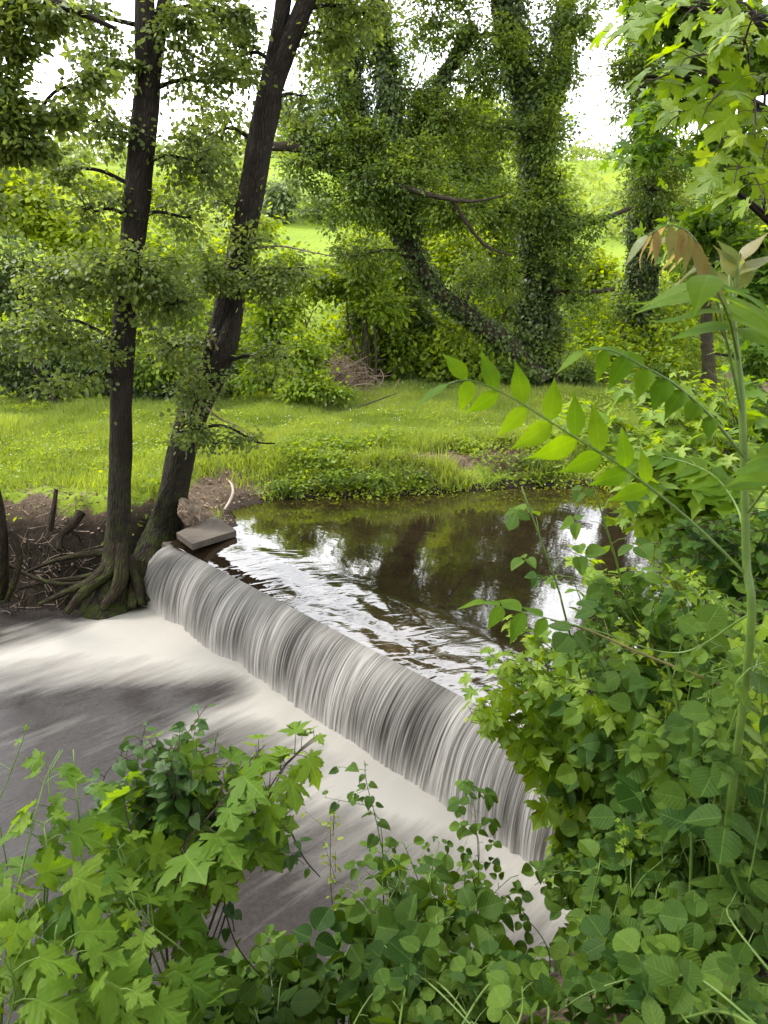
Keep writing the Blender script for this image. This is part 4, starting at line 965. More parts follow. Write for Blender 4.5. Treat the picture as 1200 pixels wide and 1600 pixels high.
lump('driftwood_stump', 'knotty weathered driftwood stump lying on the concrete slab', 'driftwood', cs + [-.02, .05, .13], [[.125, .04, .03], [-.03, .16, .02], [-.08, -.05, .21]], 'drift', 9, amp=.75)
g = G(); path_tube(g, [Wz(u, v, z) for u, v, z in ((350, 797, .82), (358, 785, .86), (364, 770, .95), (362, 757, 1.0), (354, 748, 1.02))], [.018, .021, .021, .018, .008], 8, 24, rough=.15)
tag(g.build('curved_stick', M['bleached']), 'pale bleached curved stick lying on the bare earth beside the pool', 'stick')
dt = thing('dead_tree', 'short leaning dead trunk rising from the left bank at the picture edge', 'dead tree', W(14, 920, 9.1))
g = G(); path_tube(g, [W(u, v, Y) for u, v, Y in ((-50, 690, 8.9), (-20, 755, 8.9), (-6, 800, 8.95), (2, 860, 9.), (-2, 930, 9.1))], [.10, .11, .10, .09, .12], 12, 40, rough=.15); g.build('trunk', M['root'], dt); g = G()
path_tube(g, [W(u, v, Y) for u, v, Y in ((18, 830, 9.), (30, 870, 8.95), (24, 905, 8.95), (10, 940, 9.))], [.05, .045, .04, .03], 8, 24, rough=.15)
g.build('root', M['root'], dt)
rng = np.random.default_rng(305)
for k, (lab, pts, r) in enumerate((
    ('thick pale root sticking out of the eroded bank left of the slender tree', [(128, 800, 9.75), (112, 822, 9.6), (96, 836, 9.5), (92, 860, 9.35)], .06),
    ('upright weathered root snag left of the slender tree', [(78, 830, 9.5), (84, 795, 9.6), (88, 765, 9.75)], .045),
    ('long low root running along the waterline of the left bank', [(10, 880, 9.2), (60, 905, 9.1), (105, 912, 9.05), (150, 905, 9.1)], .03))):
    g = G(); path_tube(g, [W(*p) for p in pts], np.linspace(r, r * .6, len(pts)), 9, 24, rough=.2, seed=k)
    tag(g.build('bank_root', M['root']), lab, 'root', 'roots in the eroded left bank')
g = G(); n = 190
P0 = np.column_stack([rng.uniform(-6.2, -3.2, n), rng.uniform(8.95, 9.75, n)]); z0 = height(P0)
st = np.column_stack([P0, z0 + .12]); en = st + np.column_stack([rng.normal(0, .2, n), rng.uniform(-.35, -.05, n), rng.uniform(-.5, -.2, n)])
t = np.linspace(0, 1, 7)[None, :, None]
Pq = st[:, None] * (1 - t) + en[:, None] * t + rng.normal(0, .12, (n, 1, 3)) * 4 * t * (1 - t) + rng.normal(0, .015, (n, 7, 3))
tubes(g, Pq, np.linspace(1, .5, 7)[None] * rng.uniform(.004, .014, n)[:, None], 5, tint=rng.uniform(0, 1, n))
o = tag(g.build('rootlets', M['root']), 'mass of thin hanging roots on the dark eroded left bank', 'roots'); o['kind'] = 'stuff'

# ------------------------------------------------------------------ grass and ground cover
def soil_at(P, d):
    p = np.exp(-(((P[:, 0] + 2.4) / .75) ** 2 + ((P[:, 1] - 10.9) / 1.2) ** 2)) + np.exp(-(((P[:, 0] + 4.7) / 1.1) ** 2 + ((P[:, 1] - 10.3) / .6) ** 2)) \
        + .95 * np.exp(-(((P[:, 0] - 1.2) / 2.2) ** 2 + ((P[:, 1] - 12.6) / .4) ** 2)) * (.4 + 1.1 * sstep(fbm(P, 1.8, 91, 3), .4, .6)) + .8 * np.exp(-(((P[:, 0] - 1.9) / 1.1) ** 2 + ((P[:, 1] - 12.2) / .45) ** 2))
    return np.clip(p, 0, 1)
def grass(name, n, area, hgt, wid, seed, mat, dens, lean=.35):
    rng = np.random.default_rng(seed)
    P, d = field(n, *area, rng, dens)
    k = len(P)
    pv = fbm(P[:, :2], .8, 31, 3)
    h = hgt * rng.uniform(.5, 1.2, k) * (.45 + 1.2 * pv)
    ax = unit(np.array([0, 0, 1.]) + rnd(rng, k) * [lean, lean, .05])
    fc = unit(rnd(rng, k) * [1, 1, .1])
    g = G()
    Lb = BLADE
    ay = ax; xx = unit(np.cross(ay, fc)); zz = np.cross(xx, ay)
    bend = rng.uniform(.1, .5, k)
    V = P[:, None] + h[:, None, None] * Lb.y[None, :, None] * ay[:, None] + (wid * rng.uniform(.7, 1.3, k))[:, None, None] * Lb.x[None, :, None] * xx[:, None] + (h * bend)[:, None, None] * (Lb.y ** 2)[None, :, None] * zz[:, None]
    o5 = (np.arange(k) * 5)[:, None, None]
    tint = np.clip(pv * 1.2 - .55 + .75 * fbm(P[:, :2], .35, 37, 3) + rng.normal(0, .2, k), 0, .94)
    g.add(V, Q=(Lb.Q[None] + o5).reshape(-1, 4), T=(Lb.T[None] + o5).reshape(-1, 3), tint=np.repeat(tint, 5))
    o = g.build(name, M[mat]); o['kind'] = 'stuff'; return o
tag(grass('meadow_grass', 560000, (-12, 9, 9.8, 22), .17, .016, 401, 'grass', lambda P, d, nn: nn * (1 - soil_at(P, d) * 1.1) * np.where(P[:, 0] < -2.5, sstep(d, .75, 1.1), sstep(d, .1, .6)) * np.clip(1.4 - (P[:, 1] - 11) * .055, .35, 1)), 'short bright green grass covering the meadow', 'grass')
tag(grass('bank_grass', 60000, (-1.9, 4.5, 11, 13.4), .27, .016, 402, 'grass', lambda P, d, nn: nn * np.clip(1 - 1.3 * soil_at(P, d), 0, 1) * sstep(fbm(P, 1.3, 55, 3), .38, .56) * sstep(d, -.06, .12) * sstep(P[:, 0], -2.2, -1.5)), 'longer lush grass along the top of the far pool bank', 'grass')
tag(grass('dry_stalks', 9000, (-1.5, 4.5, 11.2, 13.4), .2, .010, 409, 'litter', lambda P, d, nn: nn * sstep(fbm(P, 1.1, 59, 3), .44, .6) * sstep(d, 0., .2), lean=.8), 'dry straw-coloured stalks among the grass of the far pool bank', 'dead grass')
def cover(name, label, n, area, size, seed, mat, dens, L=OVAL, hmax=.25, kind='stuff'):
    rng = np.random.default_rng(seed)
    P, d = field(n, *area, rng, dens); k = len(P)
    lift = hmax * rng.uniform(0, 1, k) * (.2 + 1.2 * fbm(P[:, :2], 1.5, 61, 3))
    P = P + np.column_stack([np.zeros(k), np.zeros(k), lift])
    g = G(); leaves(g, L, P, unit(rnd(rng, k) * [1, 1, .35]), unit(np.array([0, -.15, 1.]) + rnd(rng, k) * .4), size * rng.uniform(.5, 1.3, k), rng, tint=np.clip(fbm(P[:, :2], 1.1, 63, 2) + rng.normal(0, .2, k), 0, .94))
    o = tag(g.build(name, M[mat]), label, 'ground cover'); o['kind'] = kind; return o
cover('bank_weeds', 'broad-leaved weeds growing on the far pool bank', 46000, (-2, 5, 11, 13.6), .07, 403, 'shrub', lambda P, d, nn: nn * (1 - .75 * soil_at(P, d)) * sstep(fbm(P, .9, 57, 3), .36, .53) * sstep(d, -.05, .1), hmax=.3)
cover('bank_weeds', 'clumps of low bright weeds scattered over the meadow', 70000, (-9, 6, 11.2, 18), .06, 404, 'lime', lambda P, d, nn: nn * (1 - soil_at(P, d)) * sstep(fbm(P, .7, 58, 3) + .12 * sstep(P[:, 1], 14., 12.), .52, .66), hmax=.2)
cover('leaf_litter', 'dead brown leaves scattered on the bare earth of the left bank and the pool edge', 16000, (-8, 4, 9, 14), .055, 405, 'litter', lambda P, d, nn: nn * (.06 + soil_at(P, d)) * sstep(d, .05, .2), hmax=.02)
cover('leaf_litter', 'dead leaves under the brambles on the near bank', 12000, (-4, 5, 0.6, 6), .035, 406, 'litter', lambda P, d, nn: (~nn) * sstep(d, .05, .2), hmax=.02)
cover('ground_ivy', 'dark low leaves covering the near bank between the brambles', 26000, (-4, 6, .8, 8), .055, 407, 'vine', lambda P, d, nn: (~nn) * sstep(d, .0, .2) * sstep(fbm(P, 1.2, 67, 3), .40, .56) * np.where(P[:, 0] > .6, .25, 1), hmax=.25, L=IVY)
cover('root_weeds', 'green weeds at the foot of the leaning tree and along the left bank top', 6000, (-7, -2.6, 9.5, 12), .07, 408, 'shrub', lambda P, d, nn: nn * sstep(d, .25, .5) * np.clip(np.exp(-(((P[:, 0] + 3.45) / .3) ** 2 + ((P[:, 1] - 10.3) / .5) ** 2)) + np.exp(-(((P[:, 0] + 5.9) / .5) ** 2 + ((P[:, 1] - 9.9) / .4) ** 2)), 0, 1), hmax=.55)
# clover flowers
rng = np.random.default_rng(410)
P, d = field(800, -9, 5, 11.8, 19.5, rng, lambda P, d, nn: nn * (1 - soil_at(P, d)) * sstep(fbm(P, .5, 71, 3), .42, .6))
g = G(); k = len(P)
P = P + np.column_stack([np.zeros(k), np.zeros(k), rng.uniform(.1, .2, k)])
th = np.arange(6) / 6 * 2 * math.pi
oct_ = np.concatenate([[[0, 0, .8]], np.column_stack([np.cos(th), np.sin(th), 0 * th]), [[0, 0, -.7]]])
V = P[:, None] + oct_[None] * (rng.uniform(.006, .014, k))[:, None, None]
Tt = np.array([[0, 1 + j, 1 + (j + 1) % 6] for j in range(6)] + [[7, 1 + (j + 1) % 6, 1 + j] for j in range(6)])
g.add(V, T=(Tt[None] + (np.arange(k) * 8)[:, None, None]).reshape(-1, 3), tint=0.)
o = tag(g.build('clover_flowers', M['flower']), 'tiny white clover flowers dotted over the meadow grass', 'flowers'); o['kind'] = 'stuff'
# grass tufts at the waterline
TG = 'grass tufts hanging over the pool edge'
for k, (u, v, lab, s_) in enumerate(((525, 772, 'left one of the two big arching grass tufts at the pool edge', 1.), (592, 770, 'right one of the two big arching grass tufts at the pool edge', 1.), (655, 765, 'small grass tuft at the pool edge right of the two big tufts', .6), (445, 775, 'grass tuft at the pool edge nearest the concrete slab', .6), (500, 735, 'tall grass clump standing on the bank above the big tufts', .9), (560, 690, 'tall wispy grass clump on the meadow edge', .8), (820, 752, 'dark grass tuft at the pool edge in front of the ivy trees', .7))):
    rng = np.random.default_rng(420 + k); c = Wz(u, v, .72 if v > 740 else 1.0); c = on_ground(c[0], c[1]) + [0, 0, -.03]
    n = 260; g = G()
    dirs = unit(rnd(rng, n) * [.55, .55, 0] + [0, -.12, 1]); h = s_ * rng.uniform(.25, .5, n)
    hz = unit(dirs * [1, 1, 0]); st = c + rnd(rng, n) * [.09, .05, 0] * s_
    w = np.array([1, .9, .6, .05]) * .006; ts = np.array([0, .4, .75, 1.])
    mid = st[:, None] + (dirs * h[:, None])[:, None] * ts[None, :, None] + hz[:, None] * (h * .45)[:, None, None] * (ts ** 2)[None, :, None] - np.array([0, 0, 1]) * (h * .35)[:, None, None] * (ts ** 3)[None, :, None]
    sd_ = unit(np.cross(dirs, hz + 1e-3))
    V = np.stack([mid - sd_[:, None] * w[None, :, None], mid + sd_[:, None] * w[None, :, None]], 2).reshape(n, 8, 3)
    q = np.array([[0, 1, 3, 2], [2, 3, 5, 4], [4, 5, 7, 6]])
    g.add(V, Q=(q[None] + (np.arange(n) * 8)[:, None, None]).reshape(-1, 4), tint=np.repeat(rng.uniform(0, .9, n), 8))
    tag(g.build('grass_tuft', M['tuft']), lab, 'grass tuft', TG)

# ------------------------------------------------------------------ foreground: brambles
BG = 'bramble bushes on the near bank'
def bush(name, label, cat, root, tips, L, size, leaf, seed, group=None, stem='cane', step=.075, arch=.28, arr='alt', pet=.35, rad=.0045, t0=.3, upd=(0, -.35, 1), jit=.24, droop=.12, plane=False, spreadroot=.16):
    rng = np.random.default_rng(seed)
    b = on_ground(*root); o, gl, gs = plant(name, label, cat, b, group)
    for (u, v, Y, ru, rv, ry, n) in tips:
        for k in range(n):
            q = rng.normal(size=3); q *= rng.uniform(.2, 1) / np.linalg.norm(q)
            tip = W(u + q[0] * ru, v + q[1] * rv, Y + q[2] * ry)
            gz_ = height([tip[:2]])[0]; tip[2] = max(tip[2], gz_ + .06)
            st = b + np.array([rng.normal(0, spreadroot), rng.normal(0, spreadroot), 0]); st[2] = height([st[:2]])[0] - .03
            d = tip - st; l = np.linalg.norm(d)
            m1 = st + d * .45 + np.array([rng.normal(0, .06), rng.normal(0, .06), .22 * l * arch / .28]); m2 = st + d * .8 + np.array([0, 0, .16 * l * arch / .28])
            Ls = L if not isinstance(L, list) else L[rng.integers(len(L))]
            shoot(gl, gs, [st, m1, m2, tip], rad * rng.uniform(.7, 1.2), .0016, Ls, size * rng.uniform(.6, 1.2), rng, step=step, t0=t0, arr=arr, pet=pet, updir=upd, jit=jit, droop=droop, plane=plane, tint=rng.uniform(.02, .85))
    return finish(o, gl, gs, leaf, stem)
BR = [BRAMBLE3, BRAMBLE3, BRAMBLE3, LEAF1]
bush('bramble', 'bramble with large rounded leaflets in front of the foaming water at bottom centre', 'bramble', (.05, 1.9), [(590, 1380, 2.3, 80, 55, .2, 10), (690, 1420, 2.2, 80, 60, .2, 10), (540, 1490, 2.1, 60, 60, .2, 7)], BR, .155, 'bramble', 501, BG)
bush('bramble', 'bramble along the lower edge of the picture, its leaves largest and nearest', 'bramble', (.15, 1.45), [(620, 1540, 1.8, 110, 50, .15, 9), (760, 1530, 1.8, 90, 60, .15, 8), (820, 1560, 1.6, 50, 30, .1, 3)], BR, .15, 'bramble', 502, BG)
bush('bramble', 'bramble sprawling low at bottom left of centre under the water gap', 'bramble', (-.45, 1.7), [(450, 1535, 2.0, 90, 40, .15, 15), (350, 1560, 1.9, 80, 35, .15, 10), (440, 1485, 2.1, 70, 20, .15, 7)], BR, .15, 'bramble', 503, BG)
bush('bramble', 'bramble hanging over the near end of the waterfall', 'bramble', (1.25, 3.0), [(990, 1240, 3.0, 70, 60, .25, 10), (850, 1370, 2.8, 50, 40, .2, 6), (930, 1340, 2.8, 70, 60, .25, 9)], BR, .17, 'bramble', 504, BG)
bush('bramble', 'tall bramble in front of the pool below the long pinnate leaf', 'bramble', (1.35, 2.7), [(930, 910, 2.7, 80, 50, .25, 7), (890, 1000, 2.7, 50, 50, .25, 5), (1020, 950, 2.6, 90, 70, .25, 9), (970, 1080, 2.6, 80, 60, .25, 7)], BR, .165, 'bramble', 505, BG)
bush('bramble', 'dense bramble at the right edge below the pinnate sapling', 'bramble', (1.35, 2.1), [(1100, 1060, 1.9, 80, 70, .2, 7), (1150, 1180, 1.8, 60, 80, .2, 8), (1180, 1080, 1.6, 50, 60, .1, 4), (1020, 1180, 2.3, 80, 60, .2, 8), (1090, 930, 2.3, 70, 60, .2, 6)], BR, .155, 'bramble', 506, BG)
bush('bramble', 'bramble with crinkled leaves over the dark soil at lower right', 'bramble', (.95, 2.05), [(960, 1370, 2.2, 80, 60, .2, 10), (1060, 1330, 2.1, 70, 60, .2, 9), (930, 1480, 2.1, 60, 50, .15, 5), (1010, 1450, 2.1, 50, 50, .15, 4)], BR, .15, 'bramble', 507, BG)
bush('bramble', 'bramble low in the bottom right corner beside bare soil', 'bramble', (.95, 1.5), [(1000, 1560, 1.7, 80, 40, .12, 7), (1130, 1400, 1.8, 40, 40, .1, 3), (1100, 1560, 1.6, 60, 30, .1, 6), (900, 1600, 1.55, 60, 20, .1, 5), (1020, 1610, 1.5, 80, 20, .1, 6)], BR, .14, 'bramble', 508, BG, t0=.12, step=.05)
bush('bramble', 'bramble with small dark leaves just right of the thin dry sapling', 'bramble', (.25, 2.4), [(640, 1330, 2.8, 60, 40, .15, 6), (720, 1340, 2.8, 50, 40, .15, 6), (790, 1390, 2.7, 50, 30, .15, 5), (580, 1310, 2.8, 30, 30, .1, 3)], BR, .14, 'bramble', 509, BG)
# upright pale canes
CG = 'pale green upright bramble canes at lower right'
for lab, pts, r in (('thick pale green cane leaning left above the bare soil at right', [(1165, 1530, 1.75), (1135, 1420, 1.8), (1115, 1320, 1.85), (1085, 1240, 1.9)], .009),
                    ('straight pale cane rising through the leaves at lower right', [(1072, 1560, 1.8), (1076, 1450, 1.85), (1080, 1340, 1.9), (1078, 1270, 1.95)], .008),
                    ('ribbed green cane bending over the near end of the weir', [(1100, 1290, 2.1), (1075, 1190, 2.15), (1055, 1090, 2.2), (1040, 1030, 2.2)], .009),
                    ('reddish cane arching across the bramble from right to left', [(1230, 1110, 2.0), (1100, 1060, 2.0), (1000, 1020, 2.05), (920, 985, 2.1), (860, 968, 2.1)], .006),
                    ('slender cane with a leafy tip standing before the dark pool', [(895, 1010, 2.75), (872, 920, 2.6), (840, 830, 2.5), (815, 760, 2.5)], .005),
                    ('slender upright cane in front of the pool right of the leafy-tipped one', [(985, 960, 2.65), (955, 850, 2.5), (920, 740, 2.4)], .005)):
    P_ = PX(pts); dv = P_[0] - P_[1]; dv = dv / max(.05, -dv[2]); b = P_[0].copy()
    while b[2] > height([b[:2]])[0] and b[2] > -.5: b = b + dv * .03
    b = on_ground(b[0], b[1])
    rng = np.random.default_rng(int(pts[0][0])); o, gl, gs = plant('bramble_cane', lab, 'cane', b, CG)
    full = np.concatenate([[b - [0, 0, .03]], P_])
    path_tube(gs, full, np.linspace(r, r * .55, len(full)), 7, 40)
    shoot(gl, gs, P_[max(0, len(P_) // 2 - 1):], r * .55, .002, BRAMBLE3, .14, rng, step=.10, t0=.0, pet=.5)
    finish(o, gl, gs, 'bramble', 'redcane' if 'reddish' in lab else 'cane')

# maple saplings
MG = 'maple saplings on the near bank'
def sapling(label, root, tips, size, leaf, seed, stem='twig', step=.075, droop=.4, rad=.007, L=MAPLE, pet=.75, t0=.35, upd=(0, -.15, 1.)):
    return bush('maple_sapling', label, 'sapling', root, tips, L, size, leaf, seed, MG, stem, step, .2, 'opp', pet, rad, t0, upd, .38, droop, True, .08)
sapling('maple sapling with broad pale leaves reaching towards the foam at lower left', (-.68, 1.72), [(495, 1148, 2.0, 25, 15, .05, 3), (400, 1178, 1.95, 40, 20, .1, 3), (310, 1250, 1.9, 40, 20, .1, 2), (270, 1170, 1.95, 50, 25, .1, 2), (200, 1230, 1.85, 60, 40, .1, 2), (400, 1240, 1.95, 30, 15, .1, 1)], .15, 'maple', 521, step=.10, t0=.72)
sapling('maple sapling filling the lower left corner with large light leaves', (-.85, 1.35), [(60, 1400, 1.45, 70, 40, .08, 2), (130, 1460, 1.4, 70, 40, .08, 2), (60, 1290, 1.6, 50, 40, .1, 2), (100, 1165, 1.75, 50, 25, .1, 3), (20, 1520, 1.3, 60, 40, .08, 2)], .14, 'maple', 522, stem='cane', step=.13, t0=.6)
sapling('maple sapling with toothed leaves at the bottom, right of the corner one', (-.5, 1.4), [(200, 1420, 1.55, 30, 30, .08, 2), (240, 1540, 1.45, 40, 30, .08, 2), (190, 1560, 1.35, 60, 30, .08, 2), (190, 1330, 1.7, 40, 30, .08, 2)], .13, 'maple', 523, stem='cane', step=.12, t0=.6)
bush('leafy_bush', 'small-leaved lime bush low behind the brambles beside the bare soil', 'shrub', (1.5, 2.3), [(1120, 1260, 2.0, 60, 40, .15, 5), (1000, 1290, 2.3, 50, 40, .15, 4)], MAPLE, .09, 'maplelime', 528, None, 'cane', .08, arr='opp', pet=.6)
sapling('lime-leaved maple spray leaning out over the weir crest', (1.5, 3.3), [(770, 1040, 3.1, 60, 40, .2, 7), (740, 1110, 3.1, 45, 40, .15, 6), (830, 1000, 3.1, 60, 40, .2, 5), (870, 1060, 3.0, 50, 30, .2, 5)], .145, 'maplelime', 524, step=.10)
sapling('lime-leaved maple sapling standing among the brambles at the right, before the pool', (1.6, 2.7), [(900, 1080, 2.6, 50, 40, .2, 4), (970, 990, 2.6, 60, 40, .2, 5), (1060, 900, 2.6, 60, 40, .2, 5), (1050, 1120, 2.3, 60, 50, .2, 5), (900, 880, 2.9, 50, 30, .2, 4), (1130, 980, 2.2, 50, 40, .1, 4)], .12, 'maplelime', 529, step=.10, t0=.55)
sapling('maple sapling behind the brambles at the middle of the right side', (2.3, 3.4), [(900, 640, 3.9, 50, 30, .3, 6), (980, 605, 4.2, 70, 30, .3, 8), (1090, 590, 4.3, 60, 30, .3, 7), (930, 680, 3.8, 60, 50, .3, 6), (1020, 650, 3.8, 80, 50, .3, 8), (1000, 740, 3.6, 90, 50, .3, 8), (1100, 700, 3.5, 80, 60, .3, 8), (1120, 800, 3.3, 80, 50, .3, 7), (960, 800, 3.4, 70, 40, .2, 5)], .16, 'maplelime', 525, L=MAPLE_FAR)
sapling('maple sapling at the right edge behind the pinnate stem', (2.9, 4.0), [(1150, 610, 4.6, 90, 40, .3, 10), (1080, 640, 4.6, 80, 40, .3, 8), (1180, 740, 4.2, 60, 60, .3, 8)], .16, 'maplefar', 526, L=MAPLE_FAR)
bush('leafy_bush', 'rounded green bush at the right edge behind the brambles', 'shrub', (2.2, 2.8), [(1150, 850, 2.9, 80, 60, .25, 10), (1060, 850, 3.0, 70, 50, .25, 9), (1180, 960, 2.7, 60, 60, .2, 8)], HEART, .085, 'bramble', 527, None, 'twig', .05, arr='opp', pet=.25)
# twining vine on the first sapling
rng = np.random.default_rng(531)
b = on_ground(-.55, 1.8); o, gl, gs = plant('climbing_vine', 'dark-leaved climbing vine smothering the top of the lower left maple sapling', 'vine', b)
for k in range(26):
    tip = W(260 + rng.normal(0, 65), 1185 + rng.normal(0, 50), 1.95 + rng.normal(0, .08)); a = W(245 + rng.normal(0, 30), 1290 + rng.normal(0, 30), 1.9)
    shoot(gl, gs, [a, (a + tip) / 2 + rng.normal(0, .04, 3), tip], .0022, .001, HEART, .052, rng, step=.028, t0=.05, pet=.5, jit=.5, droop=.35)
for k in range(14):
    tip = W(330 + rng.normal(0, 70), 1300 + rng.normal(0, 40), 1.9 + rng.normal(0, .06)); a = W(260, 1270, 1.9)
    shoot(gl, gs, [a, (a + tip) / 2 + rng.normal(0, .04, 3), tip], .0022, .001, HEART, .05, rng, step=.034, t0=.2, pet=.5, jit=.5)
for pts in ([(262, 1300, 1.9), (272, 1360, 1.9), (278, 1400, 1.9), (284, 1432, 1.9)], [(335, 1300, 1.92), (352, 1360, 1.9), (352, 1420, 1.88), (372, 1480, 1.85), (410, 1528, 1.8)], [(405, 1250, 1.95), (414, 1290, 1.95), (420, 1312, 1.95)], [(340, 1330, 1.9), (358, 1400, 1.9), (366, 1455, 1.88)], [(450, 1290, 2.1), (475, 1340, 2.1), (500, 1370, 2.1)]):
    shoot(gl, gs, PX(pts), .0035, .002, HEART, .04, rng, step=.07, t0=.2, pet=.5, jit=.6)
path_tube(gs, np.concatenate([[b - [0, 0, .03]], PX([(212, 1500, 1.75), (208, 1400, 1.8), (220, 1300, 1.88), (245, 1230, 1.95)])]), [.012, .011, .010, .008, .005], 8, 40, rough=.2)
finish(o, gl, gs, 'vine', 'twig')
# small sprigs
def sprig(name, label, cat, pts, L, size, leaf, seed, stem='cane', step=.035, r=.002, side=0, group=None, t0=.1, **kw):
    rng = np.random.default_rng(seed); P_ = PX(pts); b = on_ground(P_[0, 0], P_[0, 1]); o, gl, gs = plant(name, label, cat, b, group)
    full = np.concatenate([[b - [0, 0, .03]], P_])
    tubes(gs, spline(full, 30), np.linspace(r * 1.5, r * .6, 30), 5)
    shoot(gl, gs, P_, r, r * .5, L, size, rng, step=step, t0=t0, **kw)
    for k in range(side):
        t = rng.uniform(.3, .9); p = P_[0] * (1 - t) + P_[-1] * t; q = p + rng.normal(0, .07, 3) + [0, 0, .06]
        shoot(gl, gs, [p, (p + q) / 2, q], r * .6, r * .3, L, size, rng, step=step * 1.3, t0=.3, **kw)
    return finish(o, gl, gs, leaf, stem)
SPG = 'thin sprigs in front of the waterfall'
sprig('bramble_sprig', 'thin upright sprig with round leaves in front of the foot of the waterfall', 'sprig', [(598, 1330, 2.3), (585, 1270, 2.3), (572, 1220, 2.3), (570, 1188, 2.3)], HEART, .045, 'bramble', 541, side=4, group=SPG)
sprig('bramble_sprig', 'dark leafy sprig standing before the near part of the waterfall', 'sprig', [(748, 1360, 2.6), (745, 1300, 2.6), (740, 1255, 2.6), (735, 1228, 2.6)], BRAMBLE3, .10, 'bramble', 542, side=4, group=SPG)
sprig('dry_sapling', 'thin dry sapling with a few tiny yellowish leaves over the grey water', 'sapling', [(530, 1480, 2.3), (518, 1400, 2.3), (516, 1320, 2.3), (518, 1255, 2.3)], OVAL, .026, 'lime', 543, stem='redcane', side=10, step=.05)
sprig('narrow_leaved_weed', 'narrow-leaved bright green weed standing at the right edge', 'weed', [(1195, 1240, 1.7), (1192, 1150, 1.7), (1190, 1080, 1.7), (1188, 1015, 1.7)], LANCE, .085, 'maplelime', 544, step=.016, pet=.05, jit=.3, droop=-.3)
sprig('budding_weed', 'thin weed with a pale bud cluster at the left edge over the water', 'weed', [(-5, 1260, 1.7), (20, 1200, 1.7), (38, 1150, 1.7), (46, 1125, 1.7)], MAPLE, .022, 'maplelime', 545, step=.05, t0=.75)
sprig('bramble_sprig', 'bramble shoot so close that its leaves blur in the bottom right corner', 'sprig', [(1200, 1660, .75), (1170, 1600, .8), (1120, 1580, .85), (1070, 1590, .9)], BRAMBLE3, .085, 'bramble', 546, step=.06, t0=.1, r=.003)
sprig('maple_seedling', 'bright young shoot with tiny opening leaves above the lower right brambles', 'sprig', [(985, 1420, 2.0), (978, 1360, 2.0), (972, 1300, 2.0), (970, 1275, 2.0)], MAPLE, .03, 'maplelime', 547, step=.02, t0=.6)

# ------------------------------------------------------------------ pinnate sapling (tree of heaven)
rng = np.random.default_rng(601)
st = PX([(1172, 1000, 1.62), (1166, 880, 1.63), (1163, 750, 1.64), (1158, 620, 1.65), (1150, 540, 1.65), (1143, 480, 1.64), (1140, 430, 1.64)])
b = on_ground(st[0, 0] + .35, st[0, 1] + .5)
ail = thing('pinnate_sapling', 'tall sapling with long pinnate leaves and a drooping bronze tip at the right', 'sapling', b)
g = G(); path_tube(g, np.concatenate([[b - [0, 0, .03]], [(b + st[0]) / 2 + [-.02, -.03, 0]], st]), [.011, .0105, .010, .0095, .009, .008, .006, .005, .003], 10, 60, rough=.05)
g.build('stem', M['cane'], ail)
def pinnate(pts, size, t0, step, seed, mats=('ailanthus',), tipm=None, r=.0042, droop=.35, upd=(0, -.3, 1.), spread=.9, termsize=.8, grow=(.85, 1.05, .9, .6), drophang=0., wid=(1.0, 1.25)):
    rng = np.random.default_rng(seed); P_ = PX(pts); D = spline(P_, 40)
    ln = np.concatenate([[0], np.cumsum(np.linalg.norm(np.diff(D, axis=0), axis=1))])
    gs, gl = G(), G(); tubes(gs, D, np.linspace(r, r * .35, 40), 6, tint=.2)
    lf = gs.build('leaf_stalk', M['cane'], ail)
    s = np.arange(t0 * ln[-1], ln[-1] - step * .3, step)
    for k, x in enumerate(s):
        i = min(np.searchsorted(ln, x), 38); p = D[i]; T = unit(D[i + 1] - D[i])
        upv = np.array(upd); hor = unit(np.cross(T, upv))
        fr = (x / ln[-1] - t0) / (1 - t0)
        for sg in (-1, 1):
            ax = unit(hor * sg * spread + T * .55 + np.array([0, 0, -droop - drophang * fr]) + rng.normal(0, .1, 3))
            nm = unit(upv + hor * sg * .25 + rng.normal(0, .12, 3))
            leaves(gl, LANCE, [p + T * sg * .004], ax[None], nm[None], size * np.interp(fr, [0, .3, .7, 1], grow) * rng.uniform(.9, 1.1), rng, fold=(.1, .35), droop=(.15, .5), wid=wid)
    leaves(gl, LANCE, [D[-1]], unit(D[-1] - D[-3] + [0, 0, -.01])[None], np.array([[0, -.2, 1.]]), size * termsize, rng, droop=(.3, .6))
    o = gl.build('leaflets', M[mats[0]], lf)
    return lf
pinnate([(1168, 900, 1.63), (1080, 815, 1.6), (980, 735, 1.58), (880, 672, 1.56), (800, 622, 1.55), (735, 594, 1.54), (700, 600, 1.53)], .104, .40, .070, 1, droop=.06, upd=(0, -1., .22), spread=.75)
pinnate([(1163, 715, 1.64), (1105, 645, 1.58), (1050, 598, 1.53), (1000, 570, 1.5), (955, 548, 1.48), (915, 548, 1.46)], .092, .3, .055, 2, droop=.4, upd=(0, -.45, .8), spread=.7)
pinnate([(1160, 650, 1.65), (1130, 510, 1.58), (1105, 420, 1.52), (1080, 368, 1.48), (1045, 352, 1.46), (1012, 368, 1.45)], .082, .60, .026, 3, mats=('bronze',), droop=.9, drophang=.6, spread=.75, wid=(.65, .85), grow=(1., 1.1, .9, .7))
pinnate([(1153, 560, 1.65), (1140, 500, 1.45), (1120, 455, 1.25), (1108, 430, 1.12)], .145, .3, .09, 4, droop=.25, spread=1.1)
pinnate([(1163, 740, 1.64), (1230, 690, 1.6), (1290, 660, 1.6)], .11, .3, .06, 5)
pinnate([(1166, 850, 1.63), (1150, 790, 1.8), (1110, 740, 1.9), (1040, 715, 2.0), (990, 720, 2.05)], .09, .3, .035, 6, droop=.1)
pinnate([(1170, 960, 1.62), (1060, 1020, 1.75), (930, 985, 1.75), (840, 962, 1.75), (760, 942, 1.75)], .095, .78, .06, 7, r=.003)
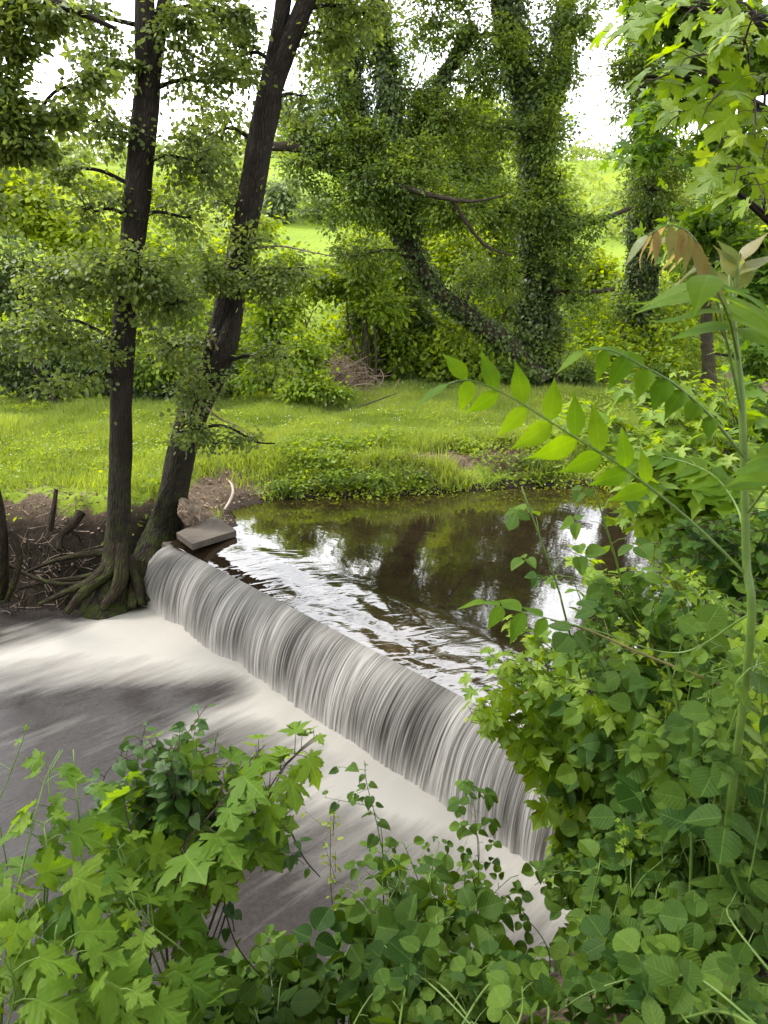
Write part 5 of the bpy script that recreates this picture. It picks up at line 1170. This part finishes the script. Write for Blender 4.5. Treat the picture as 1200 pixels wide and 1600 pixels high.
pinnate([(1145, 500, 1.64), (1150, 440, 1.66), (1156, 395, 1.68)], .085, .4, .03, 8, mats=('bronze',), droop=-.4, spread=.6)
pinnate([(1168, 800, 1.63), (1215, 740, 1.45), (1250, 700, 1.3)], .11, .3, .06, 9)
# ------------------------------------------------------------------ light and sky
def world():
    w = bpy.data.worlds.new('World'); SC.world = w; w.use_nodes = True
    nt = w.node_tree; nt.nodes.clear(); n = N(nt)
    sky = n('TexSky', sky_type='NISHITA', sun_disc=False, sun_elevation=R(54), sun_rotation=R(-62), air_density=1.0, dust_density=1.5)
    tc = n('TexCoord').outputs['Generated']
    c1 = n.noise(n('Mapping', {'Vector': tc, 'Scale': (1, 1, 1.8)}).outputs[0], 2.6, 6, .55)
    f = n.ramp(c1, .36, .52)
    cl = n.mix(n.ramp(n.noise(tc, 7, 5), .3, .7), (19., 19.3, 20.), (25., 25., 25.))
    col = n.mix(f, sky.outputs[0], cl)
    bg = n('Background', {'Color': col, 'Strength': .12})
    o = nt.nodes.new('ShaderNodeOutputWorld'); nt.links.new(bg.outputs[0], o.inputs[0])
world()
sd = bpy.data.lights.new('sun', 'SUN'); sd.energy = 2.6; sd.angle = R(12); sd.color = (1., .95, .86)
so_ = bpy.data.objects.new('sun', sd); COL.objects.link(so_)
from mathutils import Vector
az, el = R(-62), R(54)
sun_dir = Vector((math.sin(az) * math.cos(el), math.cos(az) * math.cos(el), math.sin(el)))
so_.rotation_euler = (-sun_dir).to_track_quat('-Z', 'Y').to_euler()

cam = bpy.data.cameras.new('camera'); cam.sensor_fit = 'VERTICAL'; cam.sensor_height = 36; cam.sensor_width = 27; cam.lens = 26
cam.clip_start = .05; cam.clip_end = 2000
cam.dof.use_dof = True; cam.dof.focus_distance = 7.5; cam.dof.aperture_fstop = 9.
co = bpy.data.objects.new('camera', cam); COL.objects.link(co)
co.location = (0, 0, ZC); co.rotation_euler = (math.pi / 2 - PITCH, 0, 0); SC.camera = co

SC.view_settings.view_transform = 'Standard'; SC.view_settings.look = 'None'
SC.view_settings.exposure = .78; SC.view_settings.gamma = 1
SC.render.engine = 'CYCLES'
cy = SC.cycles
cy.max_bounces = 7; cy.diffuse_bounces = 4; cy.glossy_bounces = 3; cy.transmission_bounces = 4; cy.transparent_max_bounces = 4
cy.caustics_reflective = False; cy.caustics_refractive = False
cy.use_denoising = True
cy.sample_clamp_indirect = 6
